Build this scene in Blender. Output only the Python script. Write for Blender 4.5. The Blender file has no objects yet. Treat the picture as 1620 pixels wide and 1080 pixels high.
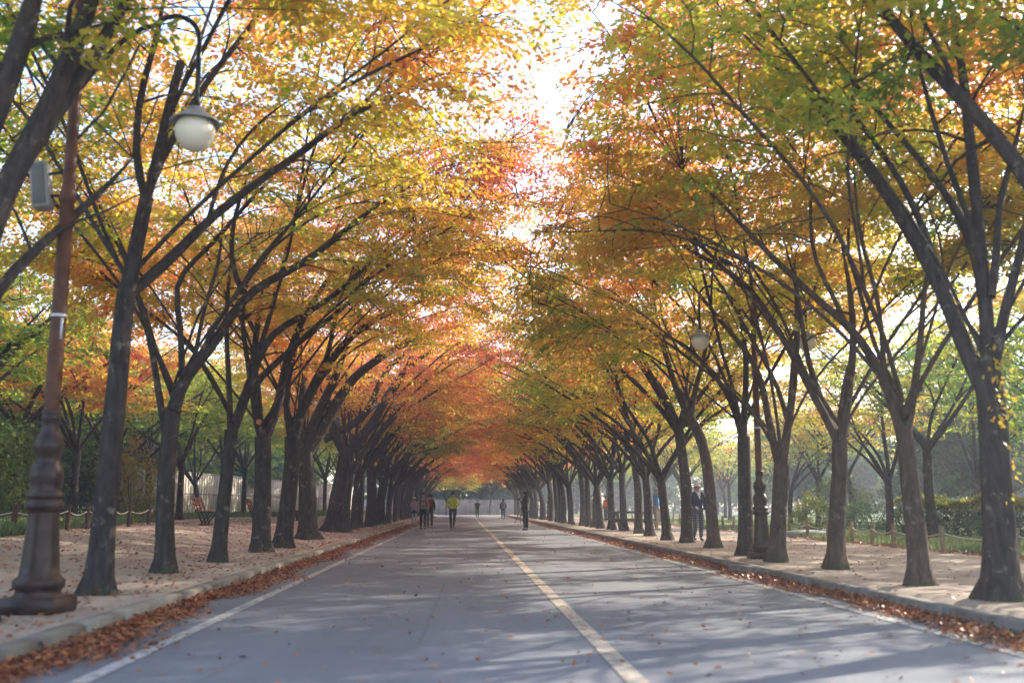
import bpy, bmesh, math, random
import numpy as np
from mathutils import Vector, Matrix, Euler

R = math.radians
S = bpy.context.scene
COL = S.collection
random.seed(7)
rng = np.random.default_rng(11)

# ------------------------------------------------------------------ camera
CAM_H = 1.15
PITCH, YAW = R(9.37), R(2.76)
FPX = 1575.0                       # focal length in pixels of the 1620 x 1080 photograph
cd = bpy.data.cameras.new('camera')
cam = bpy.data.objects.new('camera', cd)
COL.objects.link(cam)
cam.location = (0, 0, CAM_H)
cam.rotation_euler = (R(90) + PITCH, 0, -YAW)
cd.lens = 35.0
cd.sensor_width = 36.0
cd.clip_end = 3000
cd.dof.use_dof = True
cd.dof.focus_distance = 42.0
cd.dof.aperture_fstop = 1.25
S.camera = cam
CM = Euler((R(90) + PITCH, 0, -YAW)).to_matrix()

# ------------------------------------------------------------------ light
SUN_EL, SUN_AZ = R(28), R(58)      # azimuth to the right of the road's direction
w = bpy.data.worlds.new('World')
S.world = w
w.use_nodes = True
nt = w.node_tree
for n in list(nt.nodes):
    nt.nodes.remove(n)
sky = nt.nodes.new('ShaderNodeTexSky')
sky.sky_type = 'NISHITA'
sky.sun_disc = False
sky.sun_elevation = SUN_EL
sky.sun_rotation = SUN_AZ
sky.air_density = 1.0
sky.dust_density = 1.6
sky.ozone_density = 1.6
bg = nt.nodes.new('ShaderNodeBackground')
bg.inputs['Strength'].default_value = 0.15
wo = nt.nodes.new('ShaderNodeOutputWorld')
nt.links.new(sky.outputs[0], bg.inputs[0])
nt.links.new(bg.outputs[0], wo.inputs[0])
ld = bpy.data.lights.new('sun', 'SUN')
ld.energy = 3.4
ld.angle = R(0.5)
ld.color = (1.0, 0.90, 0.76)
sun = bpy.data.objects.new('sun', ld)
COL.objects.link(sun)
sd = Vector((math.sin(SUN_AZ) * math.cos(SUN_EL), math.cos(SUN_AZ) * math.cos(SUN_EL), math.sin(SUN_EL)))
sun.rotation_euler = sd.to_track_quat('Z', 'Y').to_euler()
sun.location = sd * 60
S.view_settings.view_transform = 'Standard'
S.view_settings.look = 'None'
S.view_settings.gamma = 1
S.view_settings.exposure = 2.1
S.render.engine = 'CYCLES'
c = S.cycles
c.use_denoising = True
c.max_bounces = 14
c.diffuse_bounces = 4
c.glossy_bounces = 2
c.transmission_bounces = 12
c.volume_bounces = 0
c.sample_clamp_indirect = 6
c.caustics_reflective = False
c.caustics_refractive = False

# ------------------------------------------------------------------ helpers
def ray(px, py):
    return CM @ Vector(((px - 810) / FPX, -(py - 540) / FPX, -1))

def at(px, py, Y):
    """the point on the plane at depth Y which the photograph shows at (px, py)"""
    d = ray(px, py)
    k = Y / d.y
    return Vector((d.x * k, Y, CAM_H + d.z * k))

def on_ground(px, py, z=0.0):
    d = ray(px, py)
    k = (z - CAM_H) / d.z
    return Vector((d.x * k, d.y * k, z))

def smooth(t):
    t = min(1, max(0, t))
    return t * t * (3 - 2 * t)

def ground_z(x):
    if x < -3.3:
        return 0.15 + 0.42 * smooth((-x - 4.2) / 5.0)
    if x > 5.0:
        return 0.15
    return 0.0

class MB:
    """collects quads into one mesh"""
    def __init__(self):
        self.v, self.f, self.m, self.t = [], [], [], []
        self.n = 0
    def add(self, v, f, mat=0, t=0.0):
        v = np.asarray(v, dtype=np.float32).reshape(-1, 3)
        f = np.asarray(f, dtype=np.int32).reshape(-1, 4)
        self.v.append(v)
        self.f.append(f + self.n)
        self.m.append(np.full(len(f), mat, np.int32))
        self.t.append(np.broadcast_to(np.asarray(t, np.float32), (len(f),)))
        self.n += len(v)
    def tube(self, pts, rad, sides=8, mat=0, cap=False, jag=0.0):
        P = np.asarray([tuple(p) for p in pts], float)
        n = len(P)
        rad = np.broadcast_to(np.asarray(rad, float), (n,))
        T = np.gradient(P, axis=0)
        T /= np.linalg.norm(T, axis=1)[:, None] + 1e-9
        u = np.cross(T[0], (0, 0, 1.0))
        if np.linalg.norm(u) < 0.05:
            u = np.cross(T[0], (0, 1.0, 0))
        u /= np.linalg.norm(u)
        a = np.arange(sides) / sides * 2 * np.pi
        ca, sa = np.cos(a)[:, None], np.sin(a)[:, None]
        rings = []
        ph = rng.uniform(0, 6.28, 3)
        for i in range(n):
            u = u - T[i] * np.dot(u, T[i])
            u /= np.linalg.norm(u) + 1e-9
            b = np.cross(T[i], u)
            r = rad[i]
            if not np.isscalar(jag) or jag:
                jg = jag[i] if hasattr(jag, '__len__') else jag
                rr = r * (1 + jg * (np.sin(3 * a + ph[0] + i * .3) + .6 * np.sin(5 * a + ph[1] - i * .5)))[:, None]
            else:
                rr = r
            rings.append(P[i] + rr * (ca * u + sa * b))
        v = np.concatenate(rings)
        i0 = np.arange(n - 1)[:, None] * sides
        k = np.arange(sides)[None, :]
        k1 = (k + 1) % sides
        f = np.stack([i0 + k, i0 + k1, i0 + sides + k1, i0 + sides + k], -1).reshape(-1, 4)
        self.add(v, f, mat)
        if cap:
            for ring, fl in ((rings[0], True), (rings[-1], False)):
                self.disc(ring, fl, mat)
    def disc(self, ring, flip, mat=0):
        c0 = ring.mean(0)
        s = len(ring)
        inner = c0 + (ring - c0) * 0.02
        k = np.arange(s)
        k1 = (k + 1) % s
        f = np.stack([k, k1, s + k1, s + k], -1)
        if flip:
            f = f[:, ::-1]
        self.add(np.concatenate([ring, inner]), f, mat)
    def lathe(self, prof, sides=20, mat=0, center=(0, 0, 0)):
        a = np.arange(sides) / sides * 2 * np.pi
        rings = [np.stack([r * np.cos(a), r * np.sin(a), np.full(sides, z)], -1) for r, z in prof]
        v = np.concatenate(rings) + np.asarray(center)
        n = len(prof)
        i0 = np.arange(n - 1)[:, None] * sides
        k = np.arange(sides)[None, :]
        k1 = (k + 1) % sides
        f = np.stack([i0 + k, i0 + k1, i0 + sides + k1, i0 + sides + k], -1).reshape(-1, 4)
        self.add(v, f, mat)
    def box(self, c0, size, rot=None, mat=0, bev=0.0, taper=1.0):
        sx, sy, sz = size[0] / 2, size[1] / 2, size[2] / 2
        b = min(bev, sx * .9, sy * .9, sz * .9)
        layers = []
        if b > 0:
            for z, ins in ((-sz, b), (-sz + b, 0), (sz - b, 0), (sz, b)):
                layers.append((z, ins))
        else:
            layers = [(-sz, 0), (sz, 0)]
        V = []
        for z, ins in layers:
            tp = 1 + (taper - 1) * (z + sz) / (2 * sz)
            x, y = (sx - ins) * tp, (sy - ins) * tp
            if b > 0:
                q = b * .7
                V += [(x - q, -y, z), (x, -y + q, z), (x, y - q, z), (x - q, y, z), (-x + q, y, z), (-x, y - q, z), (-x, -y + q, z), (-x + q, -y, z)]
            else:
                V += [(x, -y, z), (x, y, z), (-x, y, z), (-x, -y, z)]
        V = np.array(V, float)
        s = 8 if b > 0 else 4
        F = []
        for l in range(len(layers) - 1):
            for k in range(s):
                F.append((l * s + k, l * s + (k + 1) % s, (l + 1) * s + (k + 1) % s, (l + 1) * s + k))
        t0 = (len(layers) - 1) * s
        if s == 4:
            F += [(3, 2, 1, 0), (t0, t0 + 1, t0 + 2, t0 + 3)]
        else:
            F += [(0, 7, 2, 1), (7, 6, 3, 2), (6, 5, 4, 3), (t0 + 7, t0 + 0, t0 + 1, t0 + 2), (t0 + 6, t0 + 7, t0 + 2, t0 + 3), (t0 + 5, t0 + 6, t0 + 3, t0 + 4)]
        if rot is not None:
            M = np.array(rot.to_matrix() if isinstance(rot, Euler) else rot)
            V = V @ M.T
        self.add(V + np.asarray(c0, float), F, mat)
    def bar(self, a, b, wd, ht, mat=0, bev=0.006, up=(0, 0, 1)):
        a, b = Vector(a), Vector(b)
        y = (b - a).normalized()
        x = y.cross(Vector(up)).normalized()
        z = x.cross(y)
        M = Matrix((x, y, z)).transposed()
        self.box((a + b) / 2, (wd, (b - a).length, ht), M, mat, bev)
    def ball(self, c0, r, mat=0, sides=14, rings=9, rot=None, lo=-90, hi=90):
        prof = []
        for i in range(rings + 1):
            e = R(lo + (hi - lo) * i / rings)
            prof.append((max(math.cos(e), 0.001), math.sin(e)))
        k = MB()
        k.lathe(prof, sides)
        v = k.v[0] * np.asarray(r, float)
        if rot is not None:
            v = v @ np.array(rot.to_matrix()).T
        self.add(v + np.asarray(c0, float), k.f[0], mat)
    def build(self, name, mats, parent=None, smooth=True, origin=None, attr=False):
        me = bpy.data.meshes.new(name)
        v = np.concatenate(self.v)
        if origin is not None:
            v = v - np.asarray(origin, np.float32)
        f = np.concatenate(self.f)
        nf = len(f)
        me.vertices.add(len(v))
        me.vertices.foreach_set('co', v.astype(np.float32).ravel())
        me.loops.add(nf * 4)
        me.loops.foreach_set('vertex_index', f.astype(np.int32).ravel())
        me.polygons.add(nf)
        me.polygons.foreach_set('loop_start', (np.arange(nf) * 4).astype(np.int32))
        for m in (mats if isinstance(mats, (list, tuple)) else [mats]):
            me.materials.append(m)
        me.polygons.foreach_set('material_index', np.concatenate(self.m))
        me.update(calc_edges=True)
        if smooth:
            me.polygons.foreach_set('use_smooth', np.ones(nf, bool))
        if attr:
            at_ = me.attributes.new('hue', 'FLOAT', 'FACE')
            at_.data.foreach_set('value', np.concatenate(self.t).astype(np.float32))
        o = bpy.data.objects.new(name, me)
        COL.objects.link(o)
        if parent is not None:
            o.parent = parent
        elif origin is not None:
            o.location = origin
        return o

def tag(o, label=None, cat=None, group=None, kind=None):
    if label: o['label'] = label
    if cat: o['category'] = cat
    if group: o['group'] = group
    if kind: o['kind'] = kind
    return o

def empty(name, loc, rz=0.0):
    o = bpy.data.objects.new(name, None)
    COL.objects.link(o)
    o.location = loc
    o.rotation_euler = (0, 0, rz)
    o.empty_display_size = 0.2
    return o

def copy_tree(o, parent=None):
    k = o.copy()
    COL.objects.link(k)
    k.parent = parent
    for ch in list(o.children):
        copy_tree(ch, k)
    return k

# ------------------------------------------------------------------ materials
def mat(name):
    m = bpy.data.materials.new(name)
    m.use_nodes = True
    t = m.node_tree
    for n in list(t.nodes):
        t.nodes.remove(n)
    out = t.nodes.new('ShaderNodeOutputMaterial')
    p = t.nodes.new('ShaderNodeBsdfPrincipled')
    t.links.new(p.outputs[0], out.inputs[0])
    return m, t, p, out

def noise(t, scale, detail=4, rough=.55, coord=None, stretch=None):
    n = t.nodes.new('ShaderNodeTexNoise')
    n.inputs['Scale'].default_value = scale
    n.inputs['Detail'].default_value = detail
    n.inputs['Roughness'].default_value = rough
    if coord is None:
        tc = t.nodes.new('ShaderNodeTexCoord')
        coord = tc.outputs['Object']
    if stretch:
        mp = t.nodes.new('ShaderNodeMapping')
        mp.inputs['Scale'].default_value = stretch
        t.links.new(coord, mp.inputs[0])
        coord = mp.outputs[0]
    t.links.new(coord, n.inputs['Vector'])
    return n.outputs[0]

def ramp(t, fac, stops):
    r = t.nodes.new('ShaderNodeValToRGB')
    e = r.color_ramp.elements
    while len(e) < len(stops):
        e.new(0.5)
    for el, (p, col) in zip(e, stops):
        el.position = p
        el.color = (*col, 1) if len(col) == 3 else col
    t.links.new(fac, r.inputs[0])
    return r.outputs[0]

def mix(t, fac, a, b, mode='MIX'):
    n = t.nodes.new('ShaderNodeMix')
    n.data_type = 'RGBA'
    n.blend_type = mode
    for sock, val in ((n.inputs[0], fac), (n.inputs[6], a), (n.inputs[7], b)):
        if isinstance(val, (int, float)):
            sock.default_value = val
        elif isinstance(val, tuple):
            sock.default_value = (*val, 1)
        else:
            t.links.new(val, sock)
    return n.outputs[2]

def bump(t, p, h, strength=.4, dist=.02):
    b = t.nodes.new('ShaderNodeBump')
    b.inputs['Strength'].default_value = strength
    b.inputs['Distance'].default_value = dist
    t.links.new(h, b.inputs['Height'])
    t.links.new(b.outputs[0], p.inputs['Normal'])

def plain(name, col, rough=.6, var=.25, scale=12, metal=0.0, bmp=0.0, spec=None):
    m, t, p, _ = mat(name)
    n = noise(t, scale, 5)
    lo = tuple(x * (1 - var) for x in col)
    hi = tuple(min(1, x * (1 + var)) for x in col)
    t.links.new(ramp(t, n, [(.3, lo), (.7, hi)]), p.inputs['Base Color'])
    p.inputs['Roughness'].default_value = rough
    p.inputs['Metallic'].default_value = metal
    if spec is not None:
        p.inputs['Specular IOR Level'].default_value = spec
    if bmp:
        bump(t, p, n, bmp)
    return m

M = {}

def make_leaf(name, stops, trans=.5, rough=.45):
    m = bpy.data.materials.new(name)
    m.use_nodes = True
    t = m.node_tree
    for n in list(t.nodes):
        t.nodes.remove(n)
    out = t.nodes.new('ShaderNodeOutputMaterial')
    a = t.nodes.new('ShaderNodeAttribute'); a.attribute_type = 'GEOMETRY'; a.attribute_name = 'hue'
    o = t.nodes.new('ShaderNodeAttribute'); o.attribute_type = 'OBJECT'; o.attribute_name = 'tint'
    geo = t.nodes.new('ShaderNodeNewGeometry')
    nz = noise(t, .26, 3, .5, geo.outputs['Position'])
    s1 = t.nodes.new('ShaderNodeMath'); s1.operation = 'ADD'
    t.links.new(a.outputs['Fac'], s1.inputs[0]); t.links.new(o.outputs['Fac'], s1.inputs[1])
    s2 = t.nodes.new('ShaderNodeMath'); s2.operation = 'MULTIPLY_ADD'
    t.links.new(nz, s2.inputs[0]); s2.inputs[1].default_value = .95; s2.inputs[2].default_value = -.5
    s3 = t.nodes.new('ShaderNodeMath'); s3.operation = 'ADD'
    t.links.new(s1.outputs[0], s3.inputs[0]); t.links.new(s2.outputs[0], s3.inputs[1])
    colr = ramp(t, s3.outputs[0], stops)
    p = t.nodes.new('ShaderNodeBsdfPrincipled')
    p.inputs['Roughness'].default_value = rough
    p.inputs['Specular IOR Level'].default_value = .35 if rough < .6 else .15
    t.links.new(colr, p.inputs['Base Color'])
    tr = t.nodes.new('ShaderNodeBsdfTranslucent')
    hs = t.nodes.new('ShaderNodeHueSaturation')
    hs.inputs['Saturation'].default_value = 1.04
    hs.inputs['Value'].default_value = 1.15
    t.links.new(colr, hs.inputs['Color'])
    t.links.new(hs.outputs[0], tr.inputs['Color'])
    mx = t.nodes.new('ShaderNodeMixShader')
    mx.inputs[0].default_value = trans
    t.links.new(p.outputs[0], mx.inputs[1]); t.links.new(tr.outputs[0], mx.inputs[2])
    t.links.new(mx.outputs[0], out.inputs[0])
    return m

M['leaf'] = make_leaf('autumn_leaf', [(0.0, (.14, .27, .05)), (.2, (.34, .42, .05)), (.38, (.58, .46, .07)),
                                      (.54, (.72, .36, .07)), (.68, (.70, .24, .09)), (.82, (.58, .14, .11)), (1.0, (.36, .08, .09))], .6)
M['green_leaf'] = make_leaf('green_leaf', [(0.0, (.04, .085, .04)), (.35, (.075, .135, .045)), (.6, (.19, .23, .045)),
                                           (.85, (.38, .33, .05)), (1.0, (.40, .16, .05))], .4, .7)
M['litter'] = make_leaf('fallen_leaf', [(0.0, (.12, .045, .03)), (.35, (.24, .078, .04)), (.6, (.40, .135, .045)),
                                        (.8, (.45, .20, .06)), (1.0, (.40, .32, .20))], .15, .4)
M['grass'] = make_leaf('grass_blade', [(0.0, (.06, .105, .04)), (.5, (.15, .21, .075)), (1.0, (.36, .38, .17))], .35)

def bark(name, base, dark):
    m, t, p, _ = mat(name)
    tc = t.nodes.new('ShaderNodeTexCoord')
    n1 = noise(t, 5, 6, .65, tc.outputs['Object'], (3, 3, .8))
    n2 = noise(t, 1.7, 3, .5, tc.outputs['Object'])
    col = ramp(t, n1, [(.3, dark), (.7, base)])
    lich = ramp(t, noise(t, 6, 3, .6, tc.outputs['Object']), [(.60, (0, 0, 0)), (.72, (1, 1, 1))])
    col = mix(t, lich, col, (.20, .165, .125))
    # moss at the foot of the trunk
    sep = t.nodes.new('ShaderNodeSeparateXYZ')
    t.links.new(tc.outputs['Object'], sep.inputs[0])
    mm = t.nodes.new('ShaderNodeMath'); mm.operation = 'MULTIPLY_ADD'
    t.links.new(n2, mm.inputs[0]); mm.inputs[1].default_value = 1.0; mm.inputs[2].default_value = -.45
    m3 = t.nodes.new('ShaderNodeMath'); m3.operation = 'SUBTRACT'
    t.links.new(mm.outputs[0], m3.inputs[0]); t.links.new(sep.outputs[2], m3.inputs[1])
    fac = ramp(t, m3.outputs[0], [(.0, (0, 0, 0)), (.18, (.6, .6, .6))])
    col = mix(t, fac, col, (.07, .08, .03))
    t.links.new(col, p.inputs['Base Color'])
    p.inputs['Roughness'].default_value = .85
    p.inputs['Specular IOR Level'].default_value = .12
    bump(t, p, n1, .9, .04)
    return m

M['bark'] = bark('grey_bark', (.085, .067, .058), (.026, .021, .019))
M['bark_brown'] = bark('brown_bark', (.14, .096, .070), (.045, .032, .026))

# asphalt
m, t, p, _ = mat('asphalt')
tc = t.nodes.new('ShaderNodeTexCoord')
fine = noise(t, 130, 3, .7, tc.outputs['Object'])
big = noise(t, .5, 5, .6, tc.outputs['Object'], (1, .35, 1))
col = ramp(t, fine, [(.25, (.118, .129, .145)), (.75, (.23, .246, .27))])
col = mix(t, ramp(t, big, [(.35, (.0, .0, .0)), (.7, (.35, .35, .35))]), col, (.21, .215, .235))
lane = noise(t, 1.0, 4, .6, tc.outputs['Object'], (.9, .03, 1))
col = mix(t, ramp(t, lane, [(.38, (.0, .0, .0)), (.66, (.38, .38, .38))]), col, (.10, .105, .12))
stain = noise(t, .8, 6, .7, tc.outputs['Object'])
col = mix(t, ramp(t, stain, [(.58, (0, 0, 0)), (.70, (.35, .35, .35))]), col, (.08, .08, .085))
crack = t.nodes.new('ShaderNodeTexVoronoi'); crack.feature = 'DISTANCE_TO_EDGE'
crack.inputs['Scale'].default_value = .22
mp = t.nodes.new('ShaderNodeMixRGB'); mp.inputs[0].default_value = .12
t.links.new(tc.outputs['Object'], mp.inputs[1]); t.links.new(noise(t, 1.5, 4), mp.inputs[2])
t.links.new(mp.outputs[0], crack.inputs['Vector'])
cr = ramp(t, crack.outputs[0], [(.0, (.3, .3, .3)), (.002, (0, 0, 0))])
col = mix(t, cr, col, (.05, .05, .05))
t.links.new(col, p.inputs['Base Color'])
p.inputs['Roughness'].default_value = .75
p.inputs['Specular IOR Level'].default_value = .35
bump(t, p, fine, .35, .006)
M['asphalt'] = m

def paint(name, colr):
    m, t, p, _ = mat(name)
    tc = t.nodes.new('ShaderNodeTexCoord')
    wear = noise(t, 9, 8, .7, tc.outputs['Object'])
    fine = noise(t, 130, 3, .7, tc.outputs['Object'])
    cc = mix(t, ramp(t, wear, [(.36, (1, 1, 1)), (.58, (.12, .12, .12))]), colr, (.15, .145, .14))
    cc = mix(t, ramp(t, fine, [(.3, (0.35, .35, .35)), (.6, (0, 0, 0))]), cc, (.16, .15, .15))
    t.links.new(cc, p.inputs['Base Color'])
    p.inputs['Roughness'].default_value = .7
    bump(t, p, fine, .3, .005)
    return m
M['yellow_paint'] = paint('worn_yellow_paint', (.64, .54, .42))
M['white_paint'] = paint('worn_white_paint', (.58, .57, .54))

m, t, p, _ = mat('sandy_path')
tc = t.nodes.new('ShaderNodeTexCoord')
n1 = noise(t, 60, 5, .7, tc.outputs['Object'])
n2 = noise(t, .9, 5, .6, tc.outputs['Object'])
col = ramp(t, n1, [(.3, (.27, .22, .17)), (.7, (.45, .38, .31))])
col = mix(t, ramp(t, n2, [(.4, (0, 0, 0)), (.7, (.55, .55, .55))]), col, (.25, .17, .125))
t.links.new(col, p.inputs['Base Color'])
p.inputs['Roughness'].default_value = .95
bump(t, p, n1, .5, .015)
M['sand'] = m

m, t, p, _ = mat('granite_kerb')
tc = t.nodes.new('ShaderNodeTexCoord')
n1 = noise(t, 40, 5, .75, tc.outputs['Object'])
n2 = noise(t, 2.2, 5, .6, tc.outputs['Object'], (1, 1, .4))
col = ramp(t, n1, [(.3, (.20, .185, .155)), (.7, (.40, .37, .31))])
col = mix(t, ramp(t, n2, [(.42, (0, 0, 0)), (.68, (.7, .7, .7))]), col, (.11, .10, .085))
gk = t.nodes.new('ShaderNodeNewGeometry')
col = mix(t, 1.0, col, ramp(t, gk.outputs['Random Per Island'], [(0, (.55, .53, .5)), (1, (1.15, 1.12, 1.05))]), 'MULTIPLY')
t.links.new(col, p.inputs['Base Color'])
p.inputs['Roughness'].default_value = .85
bump(t, p, n1, .5, .01)
M['kerb'] = m
M['dark_kerb'] = plain('concrete_kerb', (.17, .155, .14), .9, .4, 9, bmp=.4)

m, t, p, _ = mat('lawn_turf')
tc = t.nodes.new('ShaderNodeTexCoord')
n1 = noise(t, 18, 6, .7, tc.outputs['Object'])
n2 = noise(t, .35, 4, .6, tc.outputs['Object'])
col = ramp(t, n1, [(.3, (.06, .10, .025)), (.7, (.17, .23, .05))])
col = mix(t, ramp(t, n2, [(.4, (0, 0, 0)), (.7, (.6, .6, .6))]), col, (.22, .24, .07))
t.links.new(col, p.inputs['Base Color'])
p.inputs['Roughness'].default_value = .9
bump(t, p, n1, .8, .05)
M['turf'] = m
M['soil'] = plain('soil_ground', (.16, .13, .08), .95, .4, 2)

# weathered wall: vertical stains
m, t, p, _ = mat('weathered_wall')
tc = t.nodes.new('ShaderNodeTexCoord')
n1 = noise(t, 2.2, 6, .65, tc.outputs['Object'], (1, 1, .12))
n2 = noise(t, 14, 5, .7, tc.outputs['Object'], (1, 1, .3))
col = ramp(t, n1, [(.32, (.20, .175, .145)), (.68, (.47, .42, .35))])
col = mix(t, ramp(t, n2, [(.5, (0, 0, 0)), (.75, (.5, .5, .5))]), col, (.14, .12, .10))
t.links.new(col, p.inputs['Base Color'])
p.inputs['Roughness'].default_value = .9
bump(t, p, n2, .4, .03)
M['wall'] = m
M['pole'] = plain('rust_brown_paint', (.105, .038, .018), .5, .4, 7, bmp=.15, spec=.25)
M['lamp_base'] = plain('cast_iron_brown', (.048, .024, .016), .42, .5, 6, bmp=.2, spec=.35)
M['arm'] = plain('black_green_metal', (.025, .032, .033), .3, .3, 10, .6)
M['hood'] = plain('pale_metal_hood', (.34, .36, .38), .4, .15, 10, .3)
M['speaker'] = plain('grey_plastic', (.30, .28, .26), .55, .12, 6)
M['speaker_dark'] = plain('speaker_grille', (.14, .13, .12), .7, .2, 80)
M['band_highlight'] = plain('silver_band_highlight', (.5, .5, .5), .35, .1, 10, .4)  # silver of the ring and of the added highlight strip
m, t, p, _ = mat('milky_globe')
t.links.new(ramp(t, noise(t, 3, 3), [(.3, (.74, .66, .52)), (.7, (.82, .75, .62))]), p.inputs['Base Color'])
p.inputs['Roughness'].default_value = .18
p.inputs['Subsurface Weight'].default_value = .6
p.inputs['Subsurface Radius'].default_value = (.2, .16, .11)
p.inputs['Subsurface Scale'].default_value = .5
M['globe'] = m
M['post'] = plain('weathered_post', (.27, .20, .12), .85, .35, 9, bmp=.3)
M['post_dark'] = plain('dark_red_post', (.075, .03, .022), .75, .3, 9, bmp=.3)
M['rope'] = plain('pale_rope', (.52, .48, .40), .9, .2, 40, bmp=.4)
M['bench_wood'] = plain('red_brown_bench_slat', (.24, .10, .065), .45, .3, 14)
M['bench_iron'] = plain('dark_bench_iron', (.035, .03, .03), .5, .3, 8, .5)
M['table_wood'] = plain('dark_timber', (.06, .038, .026), .75, .4, 10, bmp=.3)
M['rock'] = plain('grey_blue_rock', (.30, .31, .33), .9, .35, 4, bmp=.7)

# ------------------------------------------------------------------ the setting
def sheet(name, xs, ys, zf, mtl, kind='structure'):
    X, Y = np.meshgrid(xs, ys)
    Z = np.vectorize(zf)(X, Y)
    v = np.stack([X, Y, Z], -1).reshape(-1, 3)
    nx, ny = len(xs), len(ys)
    i = np.arange(ny - 1)[:, None] * nx
    k = np.arange(nx - 1)[None, :]
    f = np.stack([i + k, i + k + 1, i + nx + k + 1, i + nx + k], -1).reshape(-1, 4)
    b = MB(); b.add(v, f)
    o = b.build(name, mtl)
    tag(o, kind=kind)
    return o

KL, KR = -3.22, 4.83              # road-side faces of the kerbs
ROAD_END = 121.0
sheet('ground', np.linspace(-900, 900, 13), np.linspace(-300, 1500, 13), lambda x, y: -.12, M['soil'])
sheet('road', np.linspace(KL - .05, KR + .05, 9), np.linspace(-12, ROAD_END, 60), lambda x, y: -.02 + .02 * 1, M['asphalt'])
sheet('cross_road', np.linspace(-60, 60, 30), np.linspace(ROAD_END, 133, 6), lambda x, y: -.004, M['asphalt'])
gx = lambda x, y: ground_z(x) + .012 * math.sin(x * 1.7 + y * .4) * math.sin(y * .9)
sheet('sidewalk_left', np.linspace(-14.0, KL - .17, 40), np.linspace(-12, ROAD_END - 2, 90), gx, M['sand'])
sheet('sidewalk_right', np.linspace(KR + .17, 10.6, 20), np.linspace(-12, ROAD_END - 2, 90), gx, M['sand'])
sheet('lawn_left', np.linspace(-120, -14.0, 40), np.linspace(-12, 260, 70), lambda x, y: .57 + .02 * math.sin(x + y), M['turf'])
sheet('lawn_right', np.linspace(10.6, 160, 60), np.linspace(-12, 132, 70), lambda x, y: .13 + .03 * math.sin(x * .8) * math.sin(y * .5), M['turf'])

# painted lines
def line(name, x, wd, m, z=.006, y1=119):
    sheet(name, [x - wd / 2, x - wd / 6, x + wd / 6, x + wd / 2], np.linspace(-10, y1, 40), lambda a, b: z, m)
line('centre_line', 1.16, .15, M['yellow_paint'])
line('edge_line_left', -2.52, .13, M['white_paint'])
line('edge_line_right', 4.36, .13, M['white_paint'])

def kerb(name, x0, x1, m, seg, gap, jit):
    b = MB()
    y = -8.0
    while y < ROAD_END - 3:
        L = seg
        if x0 > 0 and 15.3 < y < 16.3:
            rot = Euler((0, 0, R(9)))
            b.box(((x0 + x1) / 2 - .10, y + L / 2, .055), (.26, L * .55, .20), rot, 0, .02)
        b.box(((x0 + x1) / 2 + random.uniform(-jit, jit), y + L / 2, .04 + random.uniform(-.006, .006)), (x1 - x0, L - gap, .24),
              Euler((0, random.uniform(-.01, .01), random.uniform(-.01, .01))), 0, .022)
        y += L
    tag(b.build(name, m, smooth=False), kind='structure')
kerb('kerb_left', KL - .18, KL, M['kerb'], 1.0, .022, .014)
kerb('kerb_right', KR, KR + .17, M['dark_kerb'], 2.0, .004, .004)

# ------------------------------------------------------------------ trees
def leaf_quads(P, D, L, Wd, tilt, r):
    """diamond leaves at P pointing along D"""
    n = len(P)
    D = D + r.normal(0, .45, (n, 3))
    D /= np.linalg.norm(D, axis=1)[:, None] + 1e-9
    N = np.stack([r.normal(0, tilt, n), r.normal(0, tilt, n), np.ones(n)], -1)
    Sd = np.cross(D, N)
    Sd /= np.linalg.norm(Sd, axis=1)[:, None] + 1e-9
    sc = r.uniform(.7, 1.25, n)[:, None]
    a = D * L * sc
    s = Sd * Wd * .5 * sc
    v = np.stack([P, P + a * .45 + s, P + a, P + a * .45 - s], 1).reshape(-1, 3)
    f = np.arange(4 * n).reshape(n, 4)
    return v, f

def resample(P, step):
    P = np.asarray(P, float)
    seg = np.linalg.norm(np.diff(P, axis=0), axis=1)
    s = np.concatenate([[0], np.cumsum(seg)])
    n = max(3, int(s[-1] / step) + 1)
    u = np.linspace(0, s[-1], n)
    # Catmull-Rom-like smoothing: linear resample, then relax
    Q = np.stack([np.interp(u, s, P[:, k]) for k in range(3)], -1)
    for _ in range(2):
        Q[1:-1] = Q[1:-1] * .5 + (Q[:-2] + Q[2:]) * .25
    return Q, u, s[-1]

def limb_path(r, p0, d0, length, out, bend, step=.45, wob=.10):
    p = np.array(p0, float); d = np.array(d0, float); d /= np.linalg.norm(d)
    P = [p.copy()]
    n = max(4, int(length / step))
    for i in range(n):
        d = d + out * bend + r.normal(0, wob, 3)
        d /= np.linalg.norm(d)
        p = p + d * step
        P.append(p.copy())
    return np.array(P)

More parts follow.
